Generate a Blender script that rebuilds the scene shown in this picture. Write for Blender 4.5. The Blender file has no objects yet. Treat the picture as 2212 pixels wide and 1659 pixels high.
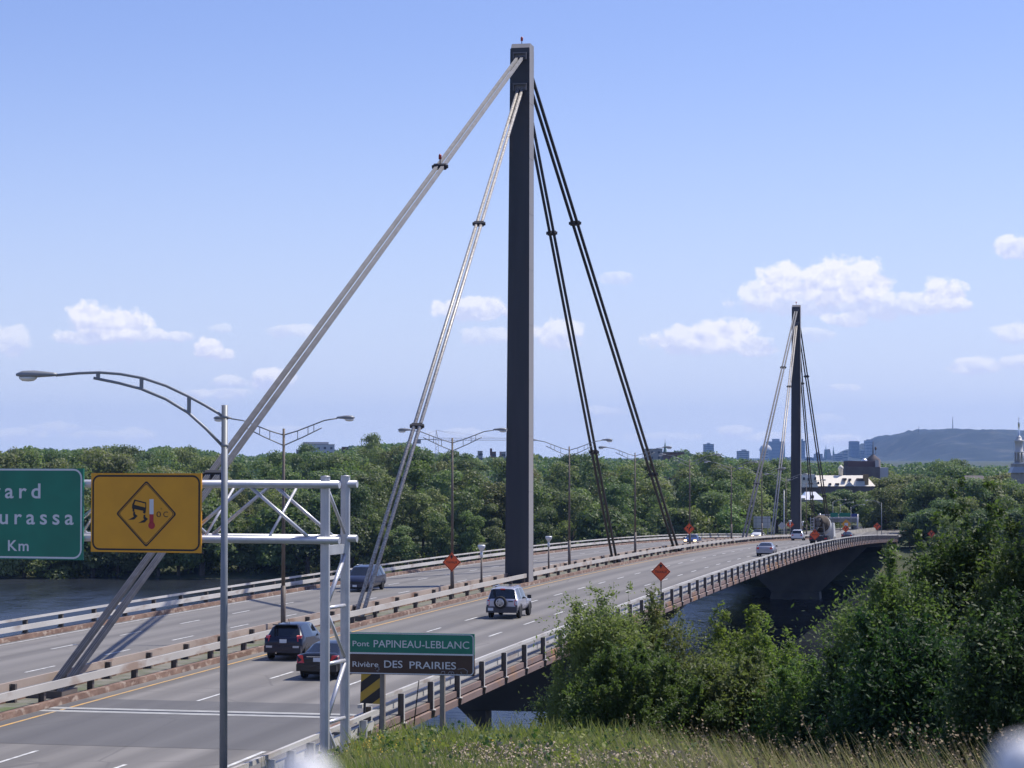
import bpy, math, random
import numpy as np
from mathutils import Vector, Matrix, Euler
R_ = math.radians
rng = np.random.default_rng(7); random.seed(7)
SC = bpy.context.scene
COL = SC.collection
# ------------------------------------------------------------------ camera
FD, CXD, CYD, HORD, CZ = 5000.0, 1106.0, 829.5, 985.0, 25.0      # focal length etc. in px of a 2212 px wide picture
PITCH = math.atan((HORD - CYD) / FD)
cam = bpy.data.cameras.new('camera'); camo = bpy.data.objects.new('camera', cam); COL.objects.link(camo)
cam.sensor_width = 36; cam.lens = 36 * FD / 2212; cam.clip_start = 0.2; cam.clip_end = 40000
camo.location = (0, 0, CZ); camo.rotation_euler = (math.pi / 2 + PITCH, 0, 0)
cam.dof.use_dof = True; cam.dof.focus_distance = 150; cam.dof.aperture_fstop = 6.5
SC.camera = camo
# ------------------------------------------------------------------ sun, sky, exposure
SUN_EL, SUN_AZ = R_(57), R_(63.7)          # azimuth from +Y towards +X
sd = Vector((math.sin(SUN_AZ) * math.cos(SUN_EL), math.cos(SUN_AZ) * math.cos(SUN_EL), math.sin(SUN_EL)))
sl = bpy.data.lights.new('sun', 'SUN'); sl.energy = 4.6; sl.angle = R_(0.5); sl.color = (1.0, 0.94, 0.84)
so = bpy.data.objects.new('sun', sl); COL.objects.link(so); so.rotation_euler = (-sd).to_track_quat('-Z', 'Y').to_euler()
so.location = (100, 50, 120)
SC.view_settings.view_transform = 'Standard'; SC.view_settings.look = 'None'
SC.view_settings.exposure = 0.17; SC.view_settings.gamma = 1
SKY_STRENGTH = 0.1
SKY_TINT = (1.02, 1.0, 1.36)

def tan_dir(x, y):                          # picture px -> direction (x/y, z/y)
    Fw = Vector((0, math.cos(PITCH), math.sin(PITCH))); U = Vector((0, -math.sin(PITCH), math.cos(PITCH)))
    d = Fw + Vector((1, 0, 0)) * ((x - CXD) / FD) + U * ((CYD - y) / FD)
    return d
def at(x, y, Y):                            # picture px (2212 wide) at depth Y -> world point
    d = tan_dir(x, y); return Vector((0, 0, CZ)) + d * (Y / d.y)
def atS(x, y, Y): return at(x * 2212 / 2816, y * 2212 / 2816, Y)

CLOUDS = [(195,690,46,36,1),(262,705,60,38,1),(215,728,95,16,.8),(325,725,40,16,.8),(385,728,32,12,.7),(452,752,30,22,1),(480,766,26,14,.9),(588,818,42,22,.95),(495,825,38,13,.6),
 (496,850,40,12,.55),(425,853,30,12,.6),(18,738,42,32,.6),(635,715,52,14,.5),(1030,668,85,24,.85),(1050,725,52,20,.55),(1205,722,55,32,.8),
 (1475,735,70,26,.85),(1560,725,70,34,1),(1610,745,60,24,.85),(1545,752,120,16,.7),(1640,640,42,32,.8),(1690,612,50,44,1),(1790,610,72,46,1),(1862,612,56,48,1),
 (1760,655,165,24,.7),(1885,655,60,30,.8),(1985,655,65,24,.8),(2040,635,40,34,.95),(2060,660,40,14,.8),(1830,690,45,15,.8),(1330,600,36,13,.45),(2188,532,38,24,.85),
 (2108,790,52,18,.7),(2190,722,44,22,.65),(2200,783,46,14,.6),(1300,890,42,11,.4),(1755,722,46,14,.45),(290,942,46,14,.4),(120,925,52,12,.35),(40,940,52,14,.4),
 (600,932,60,12,.35),(985,940,70,14,.4),(1585,932,40,13,.5),(1820,838,36,9,.4),(478,710,22,10,.35),(1430,945,80,10,.3),(1690,945,80,12,.45),(1820,950,50,12,.5),(1780,905,50,10,.3),(200,940,60,10,.3)]
def build_world():
    w = bpy.data.worlds.new('World'); SC.world = w; w.use_nodes = True
    nt = w.node_tree; N = nt.nodes; L = nt.links; N.clear()
    out = N.new('ShaderNodeOutputWorld'); bg = N.new('ShaderNodeBackground'); L.new(bg.outputs[0], out.inputs[0])
    sky = N.new('ShaderNodeTexSky'); sky.sky_type = 'NISHITA'; sky.sun_disc = False
    sky.sun_elevation = SUN_EL; sky.sun_rotation = SUN_AZ
    sky.air_density = 1.0; sky.dust_density = 0.5; sky.ozone_density = 2.0; sky.altitude = 30
    bg.inputs['Strength'].default_value = SKY_STRENGTH
    tint = N.new('ShaderNodeMix'); tint.data_type = 'RGBA'; tint.blend_type = 'MULTIPLY'; tint.inputs[0].default_value = 1
    L.new(sky.outputs[0], tint.inputs[6]); tint.inputs[7].default_value = (*SKY_TINT, 1)
    tc = N.new('ShaderNodeTexCoord'); sep = N.new('ShaderNodeSeparateXYZ'); L.new(tc.outputs['Generated'], sep.inputs[0])
    def M(op, a, b=None, c=None):
        n = N.new('ShaderNodeMath'); n.operation = op
        for i, v in enumerate((a, b, c)):
            if v is None: continue
            if isinstance(v, (int, float)): n.inputs[i].default_value = v
            else: L.new(v, n.inputs[i])
        return n.outputs[0]
    ysafe = M('MAXIMUM', sep.outputs[1], 0.02)
    px = M('DIVIDE', sep.outputs[0], ysafe); py = M('DIVIDE', sep.outputs[2], ysafe)
    cb = N.new('ShaderNodeCombineXYZ'); L.new(px, cb.inputs[0]); L.new(py, cb.inputs[1])
    def noise(scale, detail, off, rough=.55):
        mp = N.new('ShaderNodeMapping'); L.new(cb.outputs[0], mp.inputs[0]); mp.inputs['Location'].default_value = off
        n = N.new('ShaderNodeTexNoise'); n.inputs['Scale'].default_value = scale; n.inputs['Detail'].default_value = detail
        n.inputs['Roughness'].default_value = rough
        L.new(mp.outputs[0], n.inputs['Vector']); return n.outputs['Fac']
    n1 = noise(130, 7, (0, 0, 0), .58)
    n2 = noise(130, 7, (-0.0012, -0.003, 0), .58)
    n3 = noise(40, 3, (3, 1, 0))
    dist = M('ADD', M('MULTIPLY', M('SUBTRACT', n1, .5), 2.1), M('MULTIPLY', M('SUBTRACT', n3, .5), 0.9))
    best = None; ws = wy = None
    for (x, y, rx, ry, st) in CLOUDS:
        d = tan_dir(x, y); cx, cy = d.x / d.y, d.z / d.y
        mp = N.new('ShaderNodeMapping'); mp.vector_type = 'POINT'; L.new(cb.outputs[0], mp.inputs[0])
        sx, sy = FD / rx, FD / ry
        mp.inputs['Scale'].default_value = (sx, sy, 0); mp.inputs['Location'].default_value = (-cx * sx, -cy * sy, 0)
        ln = N.new('ShaderNodeVectorMath'); ln.operation = 'LENGTH'; L.new(mp.outputs[0], ln.inputs[0])
        v = M('MULTIPLY', M('SUBTRACT', 1.22, ln.outputs[1]), 1.0)          # >0 inside
        v = M('MULTIPLY', M('MINIMUM', M('MULTIPLY', M('MAXIMUM', M('MULTIPLY_ADD', dist, .80, v), 0.0), 3.3), 1.0), st)
        sy_ = N.new('ShaderNodeSeparateXYZ'); L.new(mp.outputs[0], sy_.inputs[0])
        ws = v if ws is None else M('ADD', ws, v); wy = M('MULTIPLY', v, sy_.outputs[1]) if wy is None else M('MULTIPLY_ADD', v, sy_.outputs[1], wy)
        best = v if best is None else M('MAXIMUM', best, v)
    mask = M('MULTIPLY', M('SMOOTH_MIN', best, 1.0, 0.1), 0.93)
    ramp = M('ADD', M('MULTIPLY_ADD', M('SUBTRACT', n1, n2), 2.8, 0.60), M('MULTIPLY', M('DIVIDE', wy, M('MAXIMUM', ws, .001)), .8))
    ramp = M('MINIMUM', M('MAXIMUM', ramp, 0.0), 1.0)
    cc = N.new('ShaderNodeMix'); cc.data_type = 'RGBA'; L.new(ramp, cc.inputs[0])
    k = 1.0 / SKY_STRENGTH
    cc.inputs[6].default_value = (.62 * k, .66 * k, .88 * k, 1); cc.inputs[7].default_value = (.93 * k, .92 * k, .98 * k, 1)
    hz = M('POWER', M('MAXIMUM', M('SUBTRACT', 1.0, M('MULTIPLY', M('ABSOLUTE', sep.outputs[2]), 5.2)), 0.0), 1.6)
    glow = N.new('ShaderNodeMix'); glow.data_type = 'RGBA'; L.new(M('MULTIPLY', hz, .8), glow.inputs[0]); L.new(tint.outputs[2], glow.inputs[6]); glow.inputs[7].default_value = (.64 * k, .745 * k, 1.0 * k, 1)
    mx = N.new('ShaderNodeMix'); mx.data_type = 'RGBA'; L.new(mask, mx.inputs[0])
    L.new(glow.outputs[2], mx.inputs[6]); L.new(cc.outputs[2], mx.inputs[7])
    L.new(mx.outputs[2], bg.inputs['Color'])
    w.cycles.sampling_method = 'MANUAL'; w.cycles.sample_map_resolution = 512
build_world()
# ------------------------------------------------------------------ bridge axis
KX = 0.209; LX = math.hypot(1, KX); TH = math.atan(KX)
DX, DY = KX / LX, 1 / LX
T1 = (0.513, 171.0)
CO = np.array([5.468499965079591e-13, -1.8348179684741557e-10, 1.180922975299453e-08, -5.071084999075904e-05, -0.009171910301482053, 16.470066827666514])
def zr(s): return float(np.polyval(CO, min(max(s, -100), 333)))
def zd(s): return zr(s) - 0.95
def W(s, w, z=None):
    if z is None: z = zd(s)
    return Vector((T1[0] + DX * s + DY * w, T1[1] + DY * s - DX * w, z))
def sw(x, y): 
    ax, ay = x - T1[0], y - T1[1]
    return ax * DX + ay * DY, ax * DY - ay * DX
def s_of_x(xd, w):                          # where the picture column xd crosses the line w beside the axis
    d = tan_dir(xd, 900); nx, ny = DY, -DX
    t = (T1[0] * nx + T1[1] * ny + w) / (d.x * nx + d.y * ny)
    return sw(d.x * t, d.y * t)[0]
# ------------------------------------------------------------------ helpers
def tag(o, label=None, cat=None, group=None, kind=None):
    if label: o['label'] = label
    if cat: o['category'] = cat
    if group: o['group'] = group
    if kind: o['kind'] = kind
    return o
def empty(name, loc, rot=(0, 0, 0), label=None, cat=None, group=None):
    o = bpy.data.objects.new(name, None); COL.objects.link(o); o.location = loc; o.rotation_euler = rot
    o.empty_display_size = 0.5
    return tag(o, label, cat, group)
def copy_tree(o, parent=None):
    c = o.copy(); COL.objects.link(c)
    if parent is not None: c.parent = parent
    for ch in list(o.children): copy_tree(ch, c)
    return c
def new_obj(name, me, mats, parent=None, loc=None, rot=None):
    if not isinstance(mats, (list, tuple)): mats = [mats]
    for m in mats: me.materials.append(m)
    o = bpy.data.objects.new(name, me); COL.objects.link(o)
    if parent: o.parent = parent
    if loc is not None: o.location = loc
    if rot is not None: o.rotation_euler = rot
    return o
def np_mesh(name, verts, quads, mi=None, smooth=False):
    me = bpy.data.meshes.new(name); n = len(verts); k = quads.shape[1]; m = len(quads)
    me.vertices.add(n); me.vertices.foreach_set('co', np.asarray(verts, np.float32).ravel())
    me.loops.add(m * k); me.loops.foreach_set('vertex_index', quads.astype(np.int32).ravel())
    me.polygons.add(m); me.polygons.foreach_set('loop_start', np.arange(0, m * k, k, dtype=np.int32))
    me.polygons.foreach_set('loop_total', np.full(m, k, np.int32))
    if mi is not None: me.polygons.foreach_set('material_index', np.asarray(mi, np.int32))
    me.polygons.foreach_set('use_smooth', np.full(m, smooth, bool))
    me.update(calc_edges=True); return me
class MB:
    def __init__(s): s.v = []; s.f = []; s.m = []; s.sm = []
    def add(s, vs, fs, mi=0, sm=False):
        b = len(s.v); s.v += [tuple(v) for v in vs]; s.f += [tuple(b + i for i in f) for f in fs]
        s.m += [mi] * len(fs); s.sm += [sm] * len(fs); return s
    def box(s, c, d, rot=None, mi=0):
        x, y, z = d[0] / 2, d[1] / 2, d[2] / 2
        vs = [Vector(p) for p in ((-x,-y,-z),(x,-y,-z),(x,y,-z),(-x,y,-z),(-x,-y,z),(x,-y,z),(x,y,z),(-x,y,z))]
        if rot: E = Euler(rot).to_matrix(); vs = [E @ v for v in vs]
        c = Vector(c); vs = [v + c for v in vs]
        return s.add(vs, [(3,2,1,0),(4,5,6,7),(0,1,5,4),(1,2,6,5),(2,3,7,6),(3,0,4,7)], mi)
    def hexa(s, b, t, mi=0):                # bottom ring, top ring of equal length
        n = len(b); return s.add(list(b) + list(t), [tuple(range(n))[::-1], tuple(range(n, 2*n))] + [(i, (i+1) % n, n + (i+1) % n, n + i) for i in range(n)], mi)
    def tube(s, pts, r, n=8, mi=0, cap=True, sm=True):
        pts = [Vector(p) for p in pts]; k = len(pts)
        if not isinstance(r, (list, tuple)): r = [r] * k
        vs = []; up = None
        for i, p in enumerate(pts):
            d = (pts[min(i+1, k-1)] - pts[max(i-1, 0)]).normalized()
            if up is None: up = Vector((0, 0, 1)) if abs(d.z) < .9 else Vector((0, 1, 0))
            a = d.cross(up).normalized(); bb = d.cross(a); up = a.cross(d)
            for j in range(n):
                t = 2 * math.pi * (j + .5) / n; vs.append(p + (a * math.cos(t) + bb * math.sin(t)) * r[i])
        fs = []
        for i in range(k - 1):
            for j in range(n): fs.append((i*n+j, i*n+(j+1) % n, (i+1)*n+(j+1) % n, (i+1)*n+j))
        s.add(vs, fs, mi, sm)
        if cap:
            b = len(s.v) - len(vs); s.f += [tuple(b + j for j in range(n))[::-1], tuple(b + (k-1)*n + j for j in range(n))]; s.m += [mi, mi]; s.sm += [False, False]
        return s
    def lathe(s, prof, n=16, c=(0,0,0), M=None, mi=0, sm=True):   # prof: (r, z)
        vs = []; c = Vector(c)
        for r, z in prof:
            for j in range(n):
                t = 2 * math.pi * j / n; v = Vector((r * math.cos(t), r * math.sin(t), z)); vs.append((M @ v if M else v) + c)
        fs = []
        for i in range(len(prof) - 1):
            for j in range(n): fs.append((i*n+j, i*n+(j+1) % n, (i+1)*n+(j+1) % n, (i+1)*n+j))
        s.add(vs, fs, mi, sm); b = len(s.v) - len(vs)
        for i, rev in ((0, True), (len(prof)-1, False)):
            if prof[i][0] > 1e-4:
                f = tuple(b + i*n + j for j in range(n)); s.f.append(f[::-1] if rev else f); s.m.append(mi); s.sm.append(False)
        return s
    def poly(s, pts, y0, y1, mi=0):          # polygon in the xz plane, given thickness along y
        n = len(pts); return s.hexa([(p[0], y0, p[1]) for p in pts], [(p[0], y1, p[1]) for p in pts], mi)
    def sweep(s, prof, s0, s1, step=5.0, mi=0, zoff=zd, caps=True, fx=None):   # closed profile (w, dz) along the bridge, local coords
        k = max(2, int(math.ceil((s1 - s0) / step)) + 1); n = len(prof); vs = []
        for i in range(k):
            q = s0 + (s1 - s0) * i / (k - 1); z = zoff(q)
            vs += [(p[0], q, z + p[1]) for p in prof]
        fs = []
        for i in range(k - 1):
            for j in range(n): fs.append((i*n+j, (i+1)*n+j, (i+1)*n+(j+1) % n, i*n+(j+1) % n))
        if caps: fs += [tuple(range(n)), tuple((k-1)*n + j for j in range(n))[::-1]]
        return s.add(vs, fs, mi)
    def build(s, name, mats, parent=None, loc=None, rot=None, fix=True):
        me = bpy.data.meshes.new(name); me.from_pydata([tuple(v) for v in s.v], [], s.f)
        me.polygons.foreach_set('material_index', s.m); me.polygons.foreach_set('use_smooth', s.sm)
        if fix:
            import bmesh
            bm = bmesh.new(); bm.from_mesh(me); bmesh.ops.recalc_face_normals(bm, faces=bm.faces); bm.to_mesh(me); bm.free()
        me.update(); return new_obj(name, me, mats, parent, loc, rot)
_font_cache = {}
def text_polys(txt, spacing=1.0, bold=0.0):
    key = (txt, spacing, bold)
    if key in _font_cache: return _font_cache[key]
    cu = bpy.data.curves.new('t', 'FONT'); cu.body = txt; cu.size = 1; cu.space_character = spacing; cu.offset = bold; cu.resolution_u = 4
    o = bpy.data.objects.new('t', cu); COL.objects.link(o); bpy.context.view_layer.update()
    me = o.evaluated_get(bpy.context.evaluated_depsgraph_get()).to_mesh()
    V = np.array([v.co[:] for v in me.vertices]); Fs = [tuple(p.vertices) for p in me.polygons]
    bpy.data.objects.remove(o); bpy.data.curves.remove(cu)
    _font_cache[key] = (V, Fs); return V, Fs
def add_text(mb, txt, x, z, cap, y, align='L', spacing=1.0, bold=0.012, width=None, mi=0, sx=1.0):
    """lettering on the plane y=const, facing -y; cap = capital height"""
    V, Fs = text_polys(txt, spacing, bold); k = cap / 0.729
    xs = V[:, 0] * k * sx
    if width: xs = (xs - xs.min()) / (xs.max() - xs.min()) * width
    wd = xs.max() - xs.min(); off = -xs.min() + (0 if align == 'L' else -wd if align == 'R' else -wd / 2)
    mb.add([(x + a + off, y, z + b * k) for a, b in zip(xs, V[:, 1])], Fs, mi)
# ------------------------------------------------------------------ materials
MATS = {}
def mat(name, col, rough=.6, metal=0.0, col2=None, nscale=3.0, ndetail=5, lo=.35, hi=.65, bump=0.0, bscale=20.0, stretch=None, spec=0.5, trans=0.0, objvar=0.0, col3=None, n3=1.0, coat=0.0, emit=None):
    if name in MATS: return MATS[name]
    m = bpy.data.materials.new(name); m.use_nodes = True; nt = m.node_tree; N = nt.nodes; L = nt.links
    p = N['Principled BSDF']; out = N['Material Output']
    p.inputs['Base Color'].default_value = (*col, 1); p.inputs['Roughness'].default_value = rough; p.inputs['Metallic'].default_value = metal
    p.inputs['Specular IOR Level'].default_value = spec; p.inputs['Coat Weight'].default_value = coat
    tc = N.new('ShaderNodeTexCoord'); src = tc.outputs['Object']
    if stretch:
        mp = N.new('ShaderNodeMapping'); mp.inputs['Scale'].default_value = stretch; L.new(src, mp.inputs[0]); src = mp.outputs[0]
    def noise(sc, det=5):
        n = N.new('ShaderNodeTexNoise'); n.inputs['Scale'].default_value = sc; n.inputs['Detail'].default_value = det; L.new(src, n.inputs['Vector']); return n.outputs['Fac']
    cur = None
    def mixto(cur, c, fac):
        x = N.new('ShaderNodeMix'); x.data_type = 'RGBA'; L.new(fac, x.inputs[0])
        if cur is None: x.inputs[6].default_value = (*col, 1)
        else: L.new(cur, x.inputs[6])
        x.inputs[7].default_value = (*c, 1); return x.outputs[2]
    def ramp(f, a, b):
        r = N.new('ShaderNodeMapRange'); r.inputs[1].default_value = a; r.inputs[2].default_value = b; L.new(f, r.inputs[0]); return r.outputs[0]
    if col2: cur = mixto(cur, col2, ramp(noise(nscale, ndetail), lo, hi))
    if col3: cur = mixto(cur, col3, ramp(noise(n3, 6), .55, .68))
    if objvar:
        oi = N.new('ShaderNodeObjectInfo'); hs = N.new('ShaderNodeHueSaturation')
        r1 = N.new('ShaderNodeMapRange'); L.new(oi.outputs['Random'], r1.inputs[0]); r1.inputs[3].default_value = 1 - objvar; r1.inputs[4].default_value = 1 + objvar
        L.new(r1.outputs[0], hs.inputs['Value'])
        fr = N.new('ShaderNodeMath'); fr.operation = 'MULTIPLY'; fr.inputs[1].default_value = 7.31; L.new(oi.outputs['Random'], fr.inputs[0])
        f2 = N.new('ShaderNodeMath'); f2.operation = 'FRACT'; L.new(fr.outputs[0], f2.inputs[0])
        r2 = N.new('ShaderNodeMapRange'); L.new(f2.outputs[0], r2.inputs[0]); r2.inputs[3].default_value = .475; r2.inputs[4].default_value = .52
        L.new(r2.outputs[0], hs.inputs['Hue'])
        if cur is None: hs.inputs['Color'].default_value = (*col, 1)
        else: L.new(cur, hs.inputs['Color'])
        cur = hs.outputs[0]
    if cur is not None: L.new(cur, p.inputs['Base Color'])
    if bump:
        b = N.new('ShaderNodeBump'); b.inputs['Strength'].default_value = bump; b.inputs['Distance'].default_value = .05
        L.new(noise(bscale, 4), b.inputs['Height']); L.new(b.outputs[0], p.inputs['Normal'])
    if trans:
        t = N.new('ShaderNodeBsdfTranslucent'); t.inputs['Color'].default_value = (col[0]*1.5, col[1]*1.7, col[2]*.9, 1)
        if cur is not None:
            g = N.new('ShaderNodeMix'); g.data_type = 'RGBA'; g.blend_type = 'MULTIPLY'; g.inputs[0].default_value = 1
            L.new(cur, g.inputs[6]); g.inputs[7].default_value = (1.5, 1.7, .9, 1); L.new(g.outputs[2], t.inputs['Color'])
        x = N.new('ShaderNodeMixShader'); x.inputs[0].default_value = trans
        L.new(p.outputs[0], x.inputs[1]); L.new(t.outputs[0], x.inputs[2]); L.new(x.outputs[0], out.inputs['Surface'])
    if emit:
        p.inputs['Emission Color'].default_value = (*emit[:3], 1); p.inputs['Emission Strength'].default_value = emit[3]
    MATS[name] = m; return m
# ------------------------------------------------------------------ common materials
M_asph = mat('asphalt', (.205,.193,.181), .85, col2=(.155,.146,.138), nscale=1.0, stretch=(.9,.018,1), bump=.15, bscale=60, col3=(.225,.212,.20), n3=.6)
M_patch = mat('fresh_asphalt', (.105,.102,.104), .85, col2=(.13,.127,.127), nscale=.9, stretch=(1,.02,1), bump=.15, bscale=60)
M_white = mat('road_paint_white', (.72,.72,.70), .7, col2=(.42,.42,.41), nscale=3)
M_yellow = mat('road_paint_yellow', (.62,.36,.10), .7, col2=(.42,.30,.16), nscale=2)
M_rust = mat('rusty_steel', (.13,.075,.055), .85, col2=(.235,.15,.11), nscale=2.6, stretch=(1,.5,1), col3=(.38,.30,.24), n3=3.3, bump=.2, bscale=9)
M_fascia = mat('weathered_brown_steel', (.185,.125,.11), .75, col2=(.235,.165,.148), nscale=.8, stretch=(1,.5,1), col3=(.30,.16,.07), n3=.45)
M_rail = mat('weathered_rail_paint', (.50,.48,.45), .6, col2=(.60,.58,.55), nscale=1.1, stretch=(1,.25,1), col3=(.36,.31,.27), n3=1.7)
M_railm = mat('stained_median_rail', (.42,.40,.37), .7, col2=(.50,.47,.43), nscale=.9, stretch=(1,.3,1), col3=(.30,.22,.17), n3=1.1)
M_railr = mat('rusted_median_rail', (.33,.26,.22), .75, col2=(.42,.34,.28), nscale=.9, stretch=(1,.3,1), col3=(.22,.13,.09), n3=1.3)
M_post = mat('dark_rail_post', (.095,.085,.08), .65, col2=(.14,.115,.10), nscale=2)
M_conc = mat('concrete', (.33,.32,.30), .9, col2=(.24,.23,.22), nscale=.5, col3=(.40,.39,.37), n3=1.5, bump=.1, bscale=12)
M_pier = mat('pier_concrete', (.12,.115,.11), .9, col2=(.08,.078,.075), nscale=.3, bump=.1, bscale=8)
M_dark = mat('dark_steel', (.03,.03,.035), .6)
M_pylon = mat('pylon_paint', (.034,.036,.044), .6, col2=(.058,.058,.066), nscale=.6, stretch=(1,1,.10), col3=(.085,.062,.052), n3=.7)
M_pylon_side = mat('pylon_sunlit_flank', (.24,.23,.235), .6, col2=(.29,.275,.27), nscale=.8, stretch=(1,1,.12), col3=(.27,.20,.15), n3=.2)  # paler pylon paint with rust stains; sunlight on these faces put into colour
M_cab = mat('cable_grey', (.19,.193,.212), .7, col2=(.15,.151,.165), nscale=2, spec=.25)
M_cabd = mat('cable_backlit_shade', (.028,.028,.032), .55, col2=(.04,.04,.045), nscale=2)  # dark copy for the backlit right-hand stays, their shade put into the colour
M_cabw = mat('cable_wrapped_wire', (.50,.475,.44), .45, .2, col2=(.22,.20,.185), nscale=9, stretch=(1,1,1))
M_galv = mat('galvanised_steel', (.54,.54,.55), .45, .4, col2=(.46,.46,.48), nscale=2.5)
M_galvl = mat('galvanised_tube', (.62,.62,.65), .38, .45, col2=(.52,.52,.55), nscale=3)
M_lamp = mat('lamp_grey_paint', (.21,.23,.25), .5, .2, col2=(.26,.27,.29), nscale=2)
M_lampb = mat('lamp_brown_pole', (.11,.085,.07), .6, col2=(.16,.13,.11), nscale=2)
M_glass = mat('lamp_glass', (.75,.75,.72), .15)
M_water = None
def wear(m, amt):
    nt = m.node_tree; N = nt.nodes; L = nt.links; p = N['Principled BSDF']; src = p.inputs['Base Color'].links[0].from_socket
    tc = N.new('ShaderNodeTexCoord'); sp = N.new('ShaderNodeSeparateXYZ'); L.new(tc.outputs['Object'], sp.inputs[0])
    def M(op, a, b=None):
        n = N.new('ShaderNodeMath'); n.operation = op
        for i, v in enumerate((a, b)):
            if v is None: continue
            if isinstance(v, (int, float)): n.inputs[i].default_value = v
            else: L.new(v, n.inputs[i])
        return n.outputs[0]
    ab = M('ABSOLUTE', sp.outputs[0]); ph = M('MULTIPLY', M('SUBTRACT', ab, 3.55), 2*math.pi/1.9)      # oil line in each lane centre, paler wheel tracks
    band = M('MULTIPLY', M('ADD', M('COSINE', ph), 1.0), .5)
    mp = N.new('ShaderNodeMapping'); mp.inputs['Scale'].default_value = (.5,.03,1); L.new(tc.outputs['Object'], mp.inputs[0]); nz = N.new('ShaderNodeTexNoise'); nz.inputs['Scale'].default_value = 1.5; nz.inputs['Detail'].default_value = 4; L.new(mp.outputs[0], nz.inputs['Vector'])
    f = M('MULTIPLY', M('MULTIPLY', band, nz.outputs['Fac']), amt)
    vo = N.new('ShaderNodeTexVoronoi'); vo.feature = 'DISTANCE_TO_EDGE'; vo.inputs['Scale'].default_value = .16
    ds = N.new('ShaderNodeTexNoise'); ds.inputs['Scale'].default_value = .8; L.new(tc.outputs['Object'], ds.inputs['Vector']); ad = N.new('ShaderNodeMix'); ad.data_type = 'VECTOR'; ad.inputs[0].default_value = .12; L.new(tc.outputs['Object'], ad.inputs[4]); L.new(ds.outputs['Color'], ad.inputs[5]); L.new(ad.outputs[1], vo.inputs['Vector'])
    cr = M('MULTIPLY', M('LESS_THAN', vo.outputs['Distance'], .007), .35)
    mx = N.new('ShaderNodeMix'); mx.data_type = 'RGBA'; L.new(M('MAXIMUM', f, cr), mx.inputs[0]); L.new(src, mx.inputs[6]); mx.inputs[7].default_value = (.06,.058,.06,1); L.new(mx.outputs[2], p.inputs['Base Color'])
wear(M_asph, .62); wear(M_patch, .5)
# ------------------------------------------------------------------ ground, water, road (the setting)
def smooth(x, a, b):
    t = np.clip((x - a) / (b - a), 0, 1); return t * t * (3 - 2 * t)
def ground_h(X, Y):
    X = np.asarray(X, float); Y = np.asarray(Y, float)
    ax, ay = X - T1[0], Y - T1[1]
    s = ax * DX + ay * DY; w = ax * DY - ay * DX
    far = Y - 470 - 3 * np.sin(X * .05) - 2 * np.sin(X * .13 + 1) + .06 * X
    hf = -3 + 3.3 * smooth(far, -10, 2) + 5.4 * smooth(far, 0, 28) + 3.2 * smooth(far, 40, 260)
    hf = hf + .5 * np.sin(X * .031 + Y * .02) * smooth(far, 60, 200)
    corr = np.exp(-(w / 26.) ** 4) * smooth(s, 318, 330)
    hf = hf * (1 - corr) + corr * np.minimum(hf, 7.0)
    # near side: road shelf and the overpass embankment beside it
    emb = 16.0 + np.clip(70 - Y, -200, 62) * .100 + .12 * np.sin(X * .9 + Y * .5) + .1 * np.sin(X * .37 - Y * .8)
    shelf = 15.45
    k = smooth(w, 14.4, 17.4) * smooth(X, -5.4, -3.9)
    hn = shelf * (1 - k) + np.maximum(emb, 13) * k
    fall = np.maximum(0, s + 91.5) * .46 + np.clip(X - 3.0, 0, 6) * .16 * smooth(Y, 36, 46) + np.maximum(0, (X - 4.5) - np.maximum(0, (60 - Y)) * .55) * .62 * smooth(Y, 30, 52)
    hn = hn - fall
    hn = np.maximum(hn, -3)
    return np.where(Y > 300, hf, hn)
def grid_ground():
    xs = np.concatenate([[-9000,-4000,-2000,-1000,-500,-260], np.arange(-150, -30, 10.), np.arange(-30, 30, 1.0), np.arange(30, 260, 8.), [300,400,600,900,1500,3000,6000,12000]])
    ys = np.concatenate([[-400,-150,-60], np.arange(-20, 130, 1.25), np.arange(130, 300, 20.), np.arange(300, 440, 20.), np.arange(440, 540, 3.), np.arange(540, 900, 20.), [950,1050,1200,1500,2000,3000,5000,8000,12000,16000]])
    X, Y = np.meshgrid(xs, ys); Z = ground_h(X, Y); nx = len(xs)
    V = np.stack([X, Y, Z], -1).reshape(-1, 3)
    i = np.arange(len(ys) - 1)[:, None] * nx + np.arange(nx - 1)[None]
    Q = np.stack([i, i + 1, i + nx + 1, i + nx], -1).reshape(-1, 4)
    return np_mesh('ground', V, Q, smooth=True)
M_ground = mat('soil_and_low_grass', (.035,.052,.02), .95, col2=(.06,.07,.03), nscale=.25, col3=(.08,.075,.045), n3=.9, bump=.4, bscale=3)
tag(new_obj('ground', grid_ground(), M_ground), kind='structure')
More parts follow.
